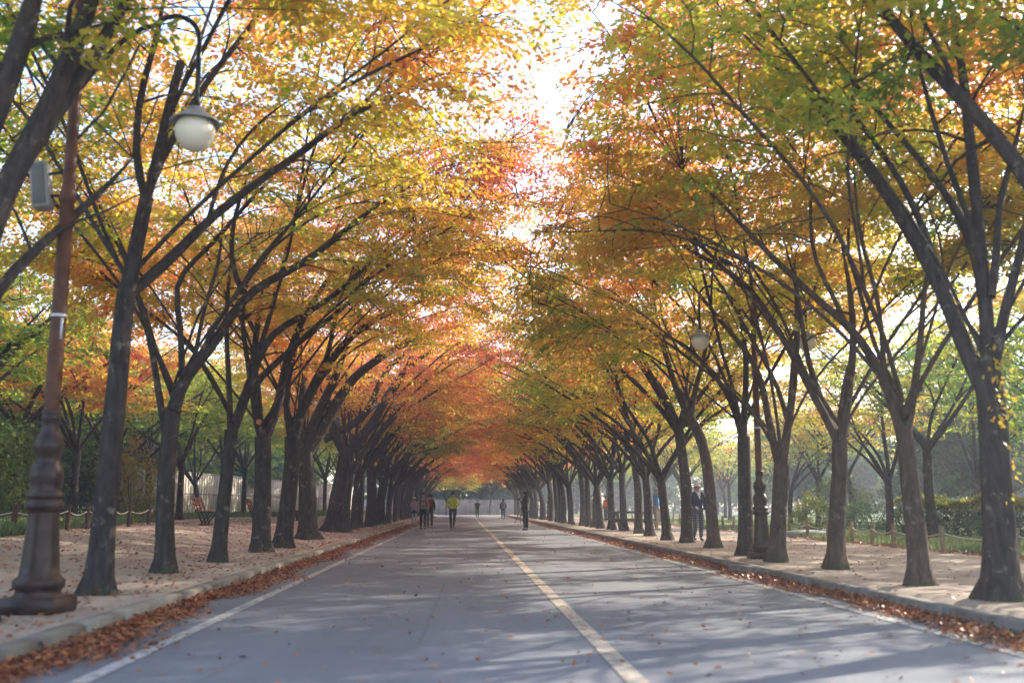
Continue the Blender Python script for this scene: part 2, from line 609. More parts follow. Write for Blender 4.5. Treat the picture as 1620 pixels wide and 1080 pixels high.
def make_tree(r, trunk, trunk_r, limbs, n_leaf, leaf_len, keep, side_twigs=True, hue0=0.0, hue_z=.058, sec_rate=1.0, zmin=3.9, fill=70, hmax=12.6, box=None, leafok=None):
    """trunk: points; limbs: list of (points, r0, r1, leafy_from).  Local coordinates, base at the origin."""
    wood, leaf = MB(), MB()
    T, u, L = resample(trunk, .22)
    rad = np.interp(u / L, np.linspace(0, 1, len(trunk_r)), trunk_r)
    z = T[:, 2]
    rad = rad * (1 + .42 * np.exp(-np.maximum(z, 0) / .16))
    T0 = np.concatenate([[T[0] - (0, 0, .25)], T])
    wood.tube(T0, np.concatenate([[rad[0] * 1.12], rad]), 14, 0, jag=.045 + .16 * np.exp(-np.maximum(T0[:, 2], 0) / .14))
    sprays = []
    LP = []
    for (P, r0, r1, lf) in limbs:
        Q, u, L = resample(P, .3)
        bad = [i for i in range(len(Q)) if not keep(Q[i])]
        bad = [i for i in bad if i > .5 * len(Q)]
        if bad and lf < 1:
            Q, u = Q[:bad[0]], u[:bad[0]]
            L = u[-1]
        fr = u / L
        rd = r0 + (r1 - r0) * fr ** .8
        if lf < 1:
            rd = rd * np.interp(fr, [0, .75, 1], [1, 1, .35])
        LP.append(Q)
        wood.tube(Q, rd, 8 if r0 > .05 else 6, 0, jag=.03 if r0 > .05 else 0)
        D = np.gradient(Q, axis=0); D /= np.linalg.norm(D, axis=1)[:, None]
        # secondary branches
        f = lf
        sgn = r.choice([-1, 1])
        while f < .99:
            i = min(len(Q) - 1, int(f * (len(Q) - 1)))
            d = D[i]
            hor = np.cross(d, (0, 0, 1.0)); hor /= np.linalg.norm(hor) + 1e-6
            sd = d * .55 + hor * sgn * r.uniform(.5, 1.0) + np.array((0, 0, r.uniform(-.15, .45))) + r.normal(0, .15, 3)
            ln = r.uniform(.9, 2.3) * (1.15 - .45 * f)
            Pp = limb_path(r, Q[i], sd, ln, np.array((0, 0, -.12)), 1.0, .3, .13)
            wood.tube(Pp, np.linspace(max(.010, rd[i] * .42), .006, len(Pp)), 5, 0)
            for q in range(1, len(Pp)):
                dd = Pp[q] - Pp[q - 1]
                for s2 in (-1, 1):
                    if r.random() < .85:
                        h2 = np.cross(dd, (0, 0, 1.0)); h2 /= np.linalg.norm(h2) + 1e-6
                        sprays.append((Pp[q], dd / np.linalg.norm(dd) * .7 + h2 * s2 * r.uniform(.3, 1.0), r.uniform(.45, .95)))
            sprays.append((Pp[-1], dd, r.uniform(.5, .9)))
            sgn = -sgn
            f += r.uniform(.35, .75) / L / sec_rate
        for q in range(int(lf * len(Q)), len(Q)):
            sprays.append((Q[q], D[q] + r.normal(0, .6, 3), r.uniform(.4, .8)))
    # twigs that fill the crown between the limbs
    LP = np.concatenate(LP)
    if fill:
        x0, x1, y0, y1 = box
        made = 0
        for _ in range(fill * 6):
            if made >= fill:
                break
            g = np.array((r.uniform(x0, x1), r.uniform(y0, y1), r.uniform(zmin + .3, hmax)))
            q = (abs((g[0] - (x0 + x1) / 2) / ((x1 - x0) / 2)) ** 2.5 + abs((g[1] - (y0 + y1) / 2) / ((y1 - y0) / 2)) ** 2.5)
            if g[2] > zmin + (hmax - zmin) * (1 - .45 * q) or q > 1.4 or not keep(g):
                continue
            lo = LP[LP[:, 2] < g[2] + .1]
            if not len(lo):
                continue
            dd = np.linalg.norm(lo - g, axis=1)
            i = dd.argmin()
            if dd[i] > 3.0 or dd[i] < .4:
                continue
            a0 = lo[i]
            md = a0 * .5 + g * .5 + np.array((0, 0, .15)) + r.normal(0, .1, 3)
            tb = np.linspace(0, 1, 6)[:, None]
            cv = a0 * (1 - tb) ** 2 + (md * 2 - (a0 + g) * .5) * 2 * tb * (1 - tb) + g * tb ** 2 + r.normal(0, .025, (6, 3))
            cv[0], cv[-1] = a0, g
            wood.tube(cv, np.linspace(.011, .004, 6), 4)
            az0 = math.atan2(g[1] - a0[1], g[0] - a0[0])
            for k in range(5):
                az = az0 + r.uniform(-1.6, 1.6)
                b0 = md * (1 - k / 4) + g * (k / 4)
                sprays.append((b0, np.array((math.cos(az), math.sin(az), .1)), r.uniform(.55, 1.05)))
            made += 1
    sp = [s for s in sprays if keep(s[0] + s[1] * s[2] * .7) and s[0][2] > zmin + r.uniform(-.5, .7) and (leafok is None or leafok(s[0] + s[1] * s[2] * .5))]
    sp = [s for s in sp if r.random() < .6]
    if sp:
        per = max(4, int(n_leaf / len(sp)))
        for (o, d, ln) in sp:
            d = np.array(d, float); d[2] *= .4
            d /= np.linalg.norm(d) + 1e-9
            side = np.array((-d[1], d[0], 0)); side /= np.linalg.norm(side) + 1e-9
            n = max(3, int(per * r.uniform(.4, 1.6)))
            uu = r.uniform(.05, 1, n) ** .8
            vv = r.normal(0, .26, n) * (.4 + .9 * np.sin(uu * 2.6))
            P = o + d * (uu * ln)[:, None] + side * (vv * ln)[:, None]
            P[:, 2] += -.22 * ln * uu ** 2 + r.normal(0, .035, n)
            Dv = d * .6 + side * np.sign(vv)[:, None] * .6 + np.array((0, 0, -.35))
            v, f = leaf_quads(P, Dv, leaf_len, leaf_len * .58, .32, r)
            t = hue0 + hue_z * (o[2] - 6.5) + r.normal(0, .075) + r.normal(0, .05, n)
            leaf.add(v, f, 0, t)
            if side_twigs and ln > .5:
                e = o + d * ln * .8 + np.array((0, 0, -.14 * ln))
                wood.tube([o, o + d * ln * .45, e], [.006, .005, .003], 3, 0)
    return wood, leaf

def finish_tree(name, wood, leaf, loc, label, group, tint, bark_m, cat='tree', leaf_m='leaf', rz=0.0, pos=None):
    t = empty(name, loc, rz)
    tag(t, label, cat, group)
    wood.build('trunk', M[bark_m], t)
    if leaf.n:
        cr = leaf.build('crown', M[leaf_m], t, smooth=False, attr=True)
        cr['tint'] = tint
    return t

def auto_limbs(r, top, lean_az, n, reach, hmax, r0):
    """vase-shaped limbs from the trunk's top; lean_az is where the road lies"""
    L = []
    azs = [lean_az + r.uniform(-.35, .35)]
    for k in range(1, n):
        azs.append(lean_az + 2 * math.pi * k / n + r.uniform(-.5, .5))
    for k, az in enumerate(azs):
        toward = math.cos(az - lean_az)
        out = np.array((math.cos(az), math.sin(az), 0))
        el = r.uniform(.9, 1.2)
        d0 = out * math.cos(el) + np.array((0, 0, math.sin(el)))
        ln = reach * (1.25 + .25 * toward) * r.uniform(.85, 1.1)
        bend = .035 + .025 * max(0, toward)
        P = limb_path(r, top - np.array((0, 0, r.uniform(0, .35))), d0, ln, out, bend, .45, .07)
        P = P[P[:, 2] < hmax] if (P[:, 2] >= hmax).any() and (P[:, 2] < hmax).sum() > 4 else P
        rk = r0 * r.uniform(.34, .62)
        L.append((P, rk, .018, .38))
        # each limb forks once
        i = int(len(P) * r.uniform(.25, .45))
        d1 = (P[i] - P[i - 1]); d1 /= np.linalg.norm(d1)
        o2 = np.array((math.cos(az + r.choice([-1, 1]) * r.uniform(.5, 1.0)), math.sin(az + r.choice([-1, 1]) * .7), 0))
        P2 = limb_path(r, P[i], d1 + o2 * .35 + np.array((0, 0, .15)), ln * r.uniform(.5, .7), o2, .05, .45, .08)
        if len(P2) > 4:
            L.append((P2[P2[:, 2] < hmax + .5] if (P2[:, 2] < hmax + .5).sum() > 4 else P2, rk * .6, .014, .2))
    return L

ORD = ['first', 'second', 'third', 'fourth', 'fifth', 'sixth', 'seventh', 'eighth', 'ninth', 'tenth', 'eleventh', 'twelfth',
       'thirteenth', 'fourteenth', 'fifteenth', 'sixteenth', 'seventeenth', 'eighteenth', 'nineteenth', 'twentieth']

# --- near trees with their limbs drawn after the photograph
# (base px, trunk px list, trunk widths px, limbs: (px polyline, w0, w1, depth change, leafy from), tint)
NEAR = {
 'L0': dict(basexy=(-4.35, 9.0), trunk=None, tw=.26, limbs=[
    ([(-80, 560), (0, 308), (60, 205), (100, 120), (125, 50), (150, -10), (175, -120)], 62, 30, .5, .6),
    ([(10, 300), (70, 205), (125, 130), (165, 60), (200, 0), (260, -90)], 34, 20, .8, .6),
    ([(-120, 420), (-40, 250), (5, 150), (35, 60), (60, -20), (80, -120)], 60, 30, -.4, .6),
    ([(-80, 600), (0, 445), (40, 410), (90, 365), (170, 295), (210, 250)], 30, 12, 1.8, .5)], tint=0.34),
 'L1': dict(base=(155, 938), trunk=[(155, 938), (163, 860), (172, 740), (184, 620), (194, 505), (200, 462)], tw=[50, 45, 42, 40, 38, 36], limbs=[
    ([(198, 480), (212, 400), (225, 345), (232, 312)], 34, 27, 0, 2),
    ([(232, 318), (216, 285), (213, 215), (222, 140), (236, 95), (254, 50), (262, -30)], 18, 10, -.6, .45),
    ([(230, 320), (246, 262), (272, 226), (300, 170), (345, 105), (400, 40), (440, -30)], 18, 9, .7, .45),
    ([(240, 285), (258, 215), (268, 165), (280, 115), (286, 100)], 22, 18, .4, 2),
    ([(200, 468), (225, 450), (270, 410), (330, 345), (400, 294), (483, 236), (558, 180), (636, 144), (705, 117), (758, 92)], 24, 7, 1.6, .5),
    ([(558, 180), (600, 135), (650, 100), (690, 55), (720, 10)], 9, 5, .5, .2),
    ([(330, 345), (345, 290), (360, 250), (410, 190), (470, 150)], 10, 5, 1.0, .3)], tint=0.38),
 'L2': dict(base=(262, 903), trunk=[(262, 903), (260, 820), (263, 740), (268, 690), (274, 645)], tw=[38, 35, 33, 32, 30], limbs=[
    ([(265, 705), (259, 671), (247, 594), (238, 534), (223, 488), (214, 455), (200, 400), (175, 350)], 15, 8, -.5, .7),
    ([(274, 650), (284, 605), (298, 580), (318, 572), (342, 538), (366, 500), (388, 462), (425, 445), (480, 418), (540, 370), (600, 320), (660, 290)], 27, 8, 1.2, .55),
    ([(288, 600), (286, 545), (290, 525), (280, 480), (270, 444), (290, 425), (328, 396), (356, 363), (386, 327), (430, 280), (500, 230)], 13, 6, .4, .6),
    ([(385, 465), (368, 440), (362, 390), (372, 330), (400, 260)], 12, 6, -.6, .4),
    ([(275, 640), (300, 590), (312, 560), (318, 500), (335, 450), (350, 410), (352, 340)], 10, 6, .8, .5)], tint=0.4),
 'L3': dict(base=(345, 887), trunk=[(345, 887), (353, 810), (361, 730), (366, 680)], tw=[30, 27, 25, 25], limbs=[
    ([(365, 690), (362, 600), (358, 540), (358, 490), (362, 440), (370, 380)], 13, 6, -.4, .5),
    ([(367, 685), (380, 650), (397, 608), (411, 555), (430, 524), (480, 500), (540, 460), (600, 400), (660, 360)], 20, 7, 1.0, .5),
    ([(397, 608), (392, 560), (380, 520), (385, 470), (400, 400)], 11, 6, .3, .5)], tint=0.46),
 'L4': dict(base=(412, 872), trunk=[(412, 872), (415, 790), (417, 720), (416, 690)], tw=[36, 33, 32, 31], limbs=[
    ([(416, 700), (404, 650), (398, 600), (402, 550), (412, 480), (420, 420)], 18, 7, -.3, .5),
    ([(416, 700), (440, 650), (447, 600), (458, 555), (480, 500), (520, 440), (560, 380)], 20, 7, .6, .5),
    ([(400, 610), (448, 563), (491, 527), (535, 493), (568, 466), (582, 440), (620, 400), (680, 360)], 13, 6, 1.0, .55)], tint=0.54),
 'L5': dict(base=(447, 865), trunk=[(447, 865), (457, 790), (463, 720), (462, 690)], tw=[36, 32, 30, 30], limbs=[
    ([(462, 700), (452, 650), (455, 600), (470, 540), (480, 480)], 16, 7, .3, .5),
    ([(462, 700), (480, 640), (510, 590), (545, 540), (600, 500), (680, 470), (740, 455)], 22, 7, .8, .55),
    ([(500, 610), (520, 560), (530, 500), (545, 450)], 12, 6, .3, .5)], tint=0.56),
 'L6': dict(base=(487, 852), trunk=[(487, 852), (486, 780), (483, 710)], tw=[39, 33, 29], limbs=[
    ([(483, 715), (500, 660), (530, 600), (548, 545), (560, 480)], 24, 8, .3, .5),
    ([(484, 715), (505, 690), (530, 640), (560, 595), (610, 560), (660, 530), (720, 515)], 26, 8, .8, .5),
    ([(483, 715), (474, 660), (480, 600), (490, 550)], 16, 8, -.3, .6)], tint=0.5),
 'L7': dict(base=(525, 841), trunk=[(525, 841), (535, 780), (545, 735), (548, 715)], tw=[34, 31, 29, 28], limbs=[
    ([(546, 722), (565, 698), (590, 670), (605, 640), (630, 600), (656, 572), (690, 550)], 22, 10, .5, .6),
    ([(546, 722), (528, 690), (517, 660), (522, 620), (530, 560)], 15, 7, -.3, .6),
    ([(512, 695), (545, 680), (575, 660), (595, 620), (610, 585), (660, 540), (720, 510)], 16, 6, .6, .6)], tint=0.54),
 'R0': dict(basexy=(6.1, 9.6), trunk=None, tw=.25, limbs=[
    ([(1760, 560), (1700, 400), (1620, 272), (1595, 236), (1553, 189), (1498, 130), (1442, 75), (1409, 28), (1387, 0), (1340, -60)], 42, 24, .4, .55),
    ([(1760, 560), (1740, 380), (1700, 200), (1680, 0), (1670, -100)], 40, 24, -.5, .5),
    ([(1765, 560), (1800, 350), (1850, 150), (1900, 0)], 36, 20, .5, .4)], tint=0.3),
 'R1': dict(base=(1585, 945), trunk=[(1585, 945), (1582, 850), (1573, 720), (1566, 620), (1562, 590)], tw=[72, 62, 58, 56, 54], limbs=[
    ([(1560, 620), (1534, 575), (1515, 521), (1493, 461), (1468, 417), (1433, 351), (1395, 295), (1339, 222), (1306, 178), (1256, 130), (1210, 88), (1150, 30)], 36, 10, 1.2, .55),
    ([(1306, 178), (1290, 140), (1272, 110), (1228, 72), (1190, 10)], 12, 6, .4, .3),
    ([(1496, 470), (1486, 430), (1471, 386), (1449, 332), (1430, 291), (1398, 244), (1372, 208), (1339, 170), (1300, 110), (1270, 40)], 18, 8, .9, .55),
    ([(1550, 410), (1524, 339), (1496, 301), (1455, 258), (1437, 228), (1398, 186), (1364, 150), (1331, 105), (1290, 50)], 15, 8, .3, .55),
    ([(1548, 400), (1540, 351), (1515, 307), (1492, 240), (1467, 155), (1453, 111), (1440, 30)], 15, 8, -.5, .5),
    ([(1564, 610), (1560, 480), (1549, 386), (1545, 307), (1535, 235), (1526, 125), (1512, 55), (1500, -20)], 32, 16, -.2, .6),
    ([(1568, 610), (1577, 555), (1588, 487), (1612, 417), (1630, 330), (1660, 220)], 26, 12, -.5, .6),
    ([(1568, 470), (1576, 420), (1582, 380), (1572, 340), (1590, 290), (1604, 240), (1622, 160)], 18, 9, .6, .5)], tint=0.32),
 'R2': dict(base=(1453, 922), trunk=[(1455, 922), (1452, 860), (1442, 780), (1434, 705), (1430, 680)], tw=[42, 40, 38, 34, 32], limbs=[
    ([(1431, 700), (1415, 640), (1390, 578), (1357, 528), (1335, 505), (1294, 477), (1263, 446), (1228, 412), (1196, 383), (1167, 347), (1130, 310), (1080, 270)], 24, 7, 1.6, .5),
    ([(1335, 505), (1326, 477), (1304, 446), (1279, 395), (1285, 323), (1275, 260)], 12, 6, .3, .5),
    ([(1400, 600), (1396, 570), (1395, 499), (1382, 436), (1364, 402), (1354, 323), (1350, 250)], 11, 6, -.4, .5),
    ([(1434, 690), (1442, 650), (1450, 590), (1457, 540), (1462, 450), (1480, 370)], 17, 8, .4, .5)], tint=0.38),
 'R3': dict(base=(1322, 897), trunk=[(1322, 897), (1324, 820), (1328, 740), (1328, 700)], tw=[36, 33, 30, 30], limbs=[
    ([(1328, 705), (1310, 665), (1290, 630), (1262, 578), (1241, 537), (1211, 490), (1190, 454), (1152, 430), (1134, 416), (1090, 398), (1060, 371), (1035, 350), (989, 338), (950, 327), (915, 300)], 17, 6, 2.0, .45),
    ([(1060, 371), (1039, 345), (1013, 322), (985, 290)], 7, 4, .4, .2),
    ([(1320, 680), (1303, 640), (1282, 590), (1272, 540), (1262, 460), (1240, 380)], 15, 6, .5, .5),
    ([(1329, 705), (1336, 665), (1347, 590), (1352, 540), (1345, 450), (1330, 380)], 20, 8, -.3, .5)], tint=0.47),
 'R4': dict(base=(1230, 887), trunk=[(1230, 887), (1232, 820), (1235, 760), (1236, 735)], tw=[33, 31, 30, 30], limbs=[
    ([(1235, 742), (1223, 700), (1216, 660), (1205, 600), (1190, 565), (1150, 520), (1110, 470), (1070, 420)], 18, 6, 1.2, .5),
    ([(1237, 742), (1246, 680), (1256, 612), (1261, 540), (1262, 460), (1250, 380)], 18, 8, -.2, .5),
    ([(1246, 667), (1240, 636), (1224, 595), (1204, 561), (1183, 528), (1155, 469), (1125, 430), (1100, 390)], 10, 5, .6, .5)], tint=0.52),
 'R5': dict(base=(1180, 877), trunk=[(1178, 877), (1180, 810), (1177, 730), (1176, 690)], tw=[30, 28, 26, 25], limbs=[
    ([(1176, 695), (1178, 640), (1182, 590), (1176, 520), (1160, 440)], 15, 6, -.3, .5),
    ([(1176, 700), (1163, 650), (1152, 620), (1120, 580), (1080, 540), (1040, 525), (1000, 515)], 14, 5, 1.0, .5)], tint=0.42),
 'R6': dict(base=(1130, 865), trunk=[(1130, 865), (1124, 790), (1117, 724), (1107, 685), (1092, 662)], tw=[25, 23, 22, 21, 20], limbs=[
    ([(1092, 664), (1077, 634), (1065, 605), (1057, 573), (1040, 520), (1010, 470)], 15, 6, .4, .6),
    ([(1092, 664), (1096, 636), (1104, 597), (1116, 561), (1122, 510)], 13, 6, -.2, .6)], tint=0.5),
}
NEAR_LABEL = {
 'L0': 'dark tree at the far left, only its heavy slanting limbs showing above the path',
 'L1': 'tall straight tree standing right beside the first left lamp post',
 'L2': 'dark tree with an elbowed right limb, second beyond the first left lamp post',
 'L3': 'slim tree leaning right, in front of the red slatted park bench',
 'L4': 'tree with a round orange pruning scar where its trunk forks, left row',
 'L5': 'tree close beside the scarred trunk, its limbs sweeping over the road',
 'L6': 'thickest flared trunk of the left row, short of the second lamp post',
 'L7': 'left row tree with two big limbs arching towards the road by the second lamp post',
 'R0': 'tree at the right edge, only a thick dark limb slanting across the top corner',
 'R1': 'biggest dark trunk on the right, yellow leaves creeping up its side',
 'R2': 'crooked lichen-spotted tree on the right, bulging below its fork',
 'R3': 'right row tree whose long limb carries the magpie',
 'R4': 'brown tree on the right, standing just in front of the first right lamp post',
 'R5': 'straight slim tree just beyond the first right lamp post',
 'R6': 'leaning sunlit brown trunk beside the man in the white cap',
}
ZMIN = {'L0': 5.6, 'L1': 5.7, 'L2': 5.1, 'L3': 4.7, 'R0': 5.6, 'R1': 5.6, 'R2': 5.0, 'R3': 4.7}
# openings in the foliage through which the photograph shows the lamp, its pole and the bird
CLEAR = [(205, -60, 385, 262, 12.2), (50, 130, 150, 520, 10.6), (1095, 372, 1195, 450, 18.6), (1090, 515, 1160, 570, 19.6)]
CMT = CM.transposed()
def in_clear(w):
    v = CMT @ Vector((w[0], w[1], w[2] - CAM_H))
    if v.z >= 0:
        return False
    x, y = 810 - FPX * v.x / v.z, 540 + FPX * v.y / v.z
    return any(a < x < c_ and b < y < d and w[1] < f for a, b, c_, d, f in CLEAR)
KEEP_NEAR_L = lambda w: w[0] < .7 + .8 * math.sin(w[1] * 1.3 + w[2] * .8) + 1.3 * smooth((w[1] - 15) / 12)
KEEP_NEAR_R = lambda w: w[0] > 1.9 - .6 * smooth((w[1] - 15) / 8) + .8 * math.sin(w[1] * 1.1 + w[2]) and w[2] > .6 * (w[0] - 1.6)
ROW_POS = {'L': [], 'R': []}

def build_near(key, spec):
    r = np.random.default_rng(sum(map(ord, key)) * 17 + 3)
    left = key[0] == 'L'
    if 'base' in spec:
        b = on_ground(*spec['base'], .17)
        b = Vector((b.x, b.y, ground_z(b.x)))
    else:
        b = Vector((*spec['basexy'], 0)); b.z = ground_z(b.x)
    Y = b.y
    pm = Y / FPX
    bn = np.array(b)
    conv = lambda pts, dy: np.array([np.array(at(px, py, Y + dy * (i / max(1, len(pts) - 1)))) - bn for i, (px, py) in enumerate(pts)])
    if spec['trunk']:
        T = conv(spec['trunk'], 0)
        T[0] = (0, 0, 0)
        tr = [wd * pm / 2 * .8 for wd in spec['tw']]
    else:
        first = conv(spec['limbs'][0][0][:1], 0)[0]
        T = np.array([(0, 0, 0), first * .4 * np.array((.6, 1, 1)), first, first + np.array((0, 0, .55))])
        tr = [spec['tw'] * 1.05, spec['tw'] * .9, spec['tw'] * .8, spec['tw'] * .66, spec['tw'] * .2]
    # keep the low trunk width tied to the trunk, limbs after the photograph
    limbs = []
    roots = {}
    for k, (pts, w0, w1, dy, lf) in enumerate(spec['limbs']):
        # a limb that springs from another limb starts at that limb's depth
        y0 = 0.0
        for q in range(k):
            pq, _, _, dq, _ = spec['limbs'][q]
            for i in range(len(pq)):
                if abs(pq[i][0] - pts[0][0]) < 22 and abs(pq[i][1] - pts[0][1]) < 22 and i > 0:
                    y0 = roots[q][0] + dq * i / (len(pq) - 1)
        roots[k] = (y0,)
        P = np.array([np.array(at(px, py, Y + y0 + dy * (i / (len(pts) - 1)) ** 1.2)) - bn for i, (px, py) in enumerate(pts)])
        limbs.append((P, w0 * pm / 2 * .84, w1 * pm / 2 * .84, lf))
    top = T[-1]
    az = 0.0 if left else math.pi
    extra = auto_limbs(r, top + np.array((0, 0, .4)), az + r.uniform(-.3, .3), 5, 7.0, 11.5, .065)
    if spec['trunk']:
        limbs += [(P, min(a, .045), b_, max(lf, .45)) for P, a, b_, lf in extra]
    kp = KEEP_NEAR_L if left else KEEP_NEAR_R
    keep = lambda q: kp(q + bn)
    leafok = lambda q: not in_clear(q + bn)
    wood, leaf = make_tree(r, T, tr, limbs, 24000 if key in ('L0', 'L1', 'L2', 'R0', 'R1', 'R2') else 36000, .105, keep, box=(-3.5, 6.8, -3, 3.4) if left else (-4.2, 4.8, -3, 3.4), fill=90, zmin=ZMIN.get(key, 4.4), leafok=leafok)
    group = 'kerbside trees of the left row' if left else 'kerbside trees of the right row'
    bk = 'bark' if left or key in ('R0', 'R1', 'R5') else 'bark_brown'
    tree_ = finish_tree('zelkova_tree', wood, leaf, b, NEAR_LABEL[key], group, spec['tint'], bk)
    if key == 'L4':
        q = at(412, 668, Y) - b
        k = MB()
        k.tube([q + Vector((0, .05, 0)), q + Vector((0, -.17, 0)), q + Vector((0, -.20, 0))], [.075, .062, .056], 14, cap=True)
        k.build('pruning_scar', plain('cut_orange_wood', (.50, .21, .09), .8, .2, 30), tree_)
    ROW_POS[key[0]].append(b.y)

for key, spec in NEAR.items():
    build_near(key, spec)

# --- prototypes for the farther trees, the road lies towards +x
def proto(seed, n_leaf, leaf_len, reach_x, hmax=12.0, n_limb=6, twigs=True, r0=.16, h=None, fill=70, sec=1.0, high=False):
    r = np.random.default_rng(seed)
    h = h or r.uniform(2.1, 3.3)
    T = np.array([(0, 0, 0), (r.uniform(-.05, .12), r.uniform(-.08, .08), h * .5), (r.uniform(0, .3), r.uniform(-.15, .15), h)])
    limbs = auto_limbs(r, T[-1], 0.0, n_limb, 7.0, hmax, r0)
    # two more road-side limbs that arch over the carriageway
    for s in (-1, 1):
        az = s * r.uniform(.25, .7)
        out = np.array((math.cos(az), math.sin(az), 0))
        P = limb_path(r, T[-1] - (0, 0, .2), out * .55 + np.array((0, 0, .9)), r.uniform(7, 9), out, .045, .45, .06)
        limbs.append((P[P[:, 2] < hmax], r0 * .5, .016, .42))
    keep = lambda q: q[0] < reach_x + .5 * math.sin(q[1] * 1.5 + seed) and (not high or q[2] > .6 * (5.0 - q[0]))
    return make_tree(r, T, [r0, r0 * .92, r0 * .85], limbs, n_leaf, leaf_len, keep, twigs, sec_rate=sec, box=(-3.6, reach_x + .3, -3.2, 3.2), fill=fill)

def proto_set(seeds, **k):
    out = []
    for s in seeds:
        wd, lf = proto(s, **k)
        t = empty('zelkova_tree', (0, 0, -50))
        a = wd.build('trunk', M['bark'], t)
        b = lf.build('crown', M['leaf'], t, smooth=False, attr=True)
        b['tint'] = .45
        out.append(t)
    return out
used = set()
def place(protos, k, loc, rz, sc, tint, label, group, bark_m='bark'):
    o = protos[k % len(protos)]
    if o.name in used:
        o = copy_tree(o)
    else:
        used.add(o.name)
    o.location = loc
    o.rotation_euler = (0, 0, rz)
    o.scale = (sc, sc, sc)
    tag(o, label, 'tree', group)
    for ch in o.children:
        if ch.name.startswith('crown'):
            ch['tint'] = tint
    return o

MID_L = proto_set([21, 22, 23, 24], n_leaf=22000, leaf_len=.14, reach_x=7.2, sec=.8)
MID_R = proto_set([31, 32, 33, 34], n_leaf=17000, leaf_len=.14, reach_x=4.9, high=True, sec=.8)
THIN = proto_set([35, 36], n_leaf=15000, leaf_len=.14, reach_x=4.4, high=True, sec=.8, r0=.072, n_limb=3)
FAR = proto_set([41, 42, 43, 44, 45], n_leaf=8000, leaf_len=.21, reach_x=6.3, fill=50, twigs=False, sec=.6)
BACKR = proto_set([54, 55, 56], n_leaf=7500, leaf_len=.16, reach_x=4.0, n_limb=5, hmax=10.5, sec=.7, fill=45)
BACK = proto_set([51, 52, 53], n_leaf=13000, leaf_len=.17, reach_x=4.2, n_limb=5, hmax=10.8, sec=.7)

LEFT_Y = [38.5, 44, 46.5, 49, 51.5, 54, 56.5, 59.5, 62.5, 65.5] + list(np.arange(70.5, 118, 3.2))
RIGHT_PX = [(1086, 858), (1056, 854), (1028, 848), (1010, 843.5), (988, 838.6), (969, 837), (951, 835.5)]
RIGHT_Y = [49.3, 51.8, 54, 56.4, 59, 61.7, 64.4, 67, 69.5] + list(np.arange(74.5, 118, 2.8))
def tint_at(Y, side, r):
    base = {'L': .52, 'R': .49}[side] + (.13 if Y > 60 else 0)
    return base + r.uniform(-.2, .2)
rr = np.random.default_rng(5)
LAMP_L = [10.0, 40.0, 68.5, 97.0]
LAMP_R = [19.2, 47.5, 72.0, 98.5]
COLOR = lambda t: 'yellow-green' if t < .42 else 'golden' if t < .52 else 'orange' if t < .62 else 'russet red'
count = {}
def row_label(side, Y, tint):
    lamps = LAMP_L if side == 'L' else LAMP_R
    i = max([k for k, y in enumerate(lamps) if y < Y] or [-1])
    n = count[(side, i)] = count.get((side, i), 0) + 1
    sd_ = 'left' if side == 'L' else 'right'
    return f'{ORD[n - 1]} tree with a {COLOR(tint)} crown beyond the {ORD[i]} {sd_} lamp post, kerbside row'
k = 0
for Y in LEFT_Y:
    k += 1
    x = -4.55 + rr.uniform(-.2, .2)
    tn = tint_at(Y, 'L', rr)
    place(MID_L if Y < 58 else FAR, k * 7 % 11, (x, Y, ground_z(x)), rr.uniform(-.5, .5), rr.uniform(.9, 1.08), tn,
          row_label('L', Y, tn), 'kerbside trees of the left row')
count[('R', 0)] = 1
pts = [on_ground(px, py, .15) for px, py in RIGHT_PX] + [Vector((6.0 + rr.uniform(-.2, .2), Y, .15)) for Y in RIGHT_Y]
for b in pts:
    k += 1
    tn = tint_at(b.y, 'R', rr) + (-.06 if b.y < 45 else 0)
    lab = row_label('R', b.y, tn)
    place((THIN if b.y < 27.6 or 38 < b.y < 40.5 or 53 < b.y < 55 else MID_R) if b.y < 58 else FAR, k * 7 % 13, b, math.pi + rr.uniform(-.5, .5), rr.uniform(.88, 1.05), tn, lab, 'kerbside trees of the right row')

# --- second rows
SECOND_L = [(15, 831), (115, 829), (182, 826), (232, 822), (283, 824.5), (313, 818), (349, 818), (385, 817)]
LAB2L = ['forked dark tree behind the rope fence, left of the first left lamp post', 'ivy-flecked dark tree behind the rope fence, just right of the first left lamp post',
         'dark tree behind the straight trunk beside the first left lamp post', 'twin-stemmed tree by the yellow shrub on the left bank',
         'dark slanting tree left of the red slatted bench', 'short-limbed tree directly behind the red slatted bench',
         'tree against the wall just right of the red slatted bench', 'last back-row tree before the second bench, against the stained wall']
for i, (px, py) in enumerate(SECOND_L):
    b = on_ground(px, py, .5)
    b.z = ground_z(b.x)
    place(BACK, i, b, rr.uniform(0, 6.28), rr.uniform(.85, 1.0), rr.uniform(.25, .6), LAB2L[i], 'back-row trees on the left bank')
for i, (x, y) in enumerate([(-11.5, 15), (-14.5, 21), (-13.2, 27), (-18.5, 30), (-17.5, 23), (-9.5, 62), (-9.8, 72), (-9.5, 82), (-9.6, 92), (-9.4, 102)]):
    b = Vector((x, y, ground_z(x)))
    lab = ['tree at the far left edge whose leaves hang into the top corner', 'back-row tree behind the far left limbs, mostly leaves', 'leafy tree filling the space left of the first left lamp post', 'pale leafy tree deep behind the rope fence at the left edge', 'tree at the left edge behind the dark red fence posts'][i] if i < 5 else \
          f'{ORD[i - 5]} back-row tree past the benches on the left'
    place(BACK if i < 7 else FAR, i + 1, b, rr.uniform(0, 6.28), rr.uniform(.85, 1.0), rr.uniform(.2, .5), lab, 'back-row trees on the left bank')
SECOND_R = [(1348, 836), (1409, 852), (1480, 855.5), (1295, 833), (1251, 833), (1155, 823.5), (1082, 826), (1040, 828)]
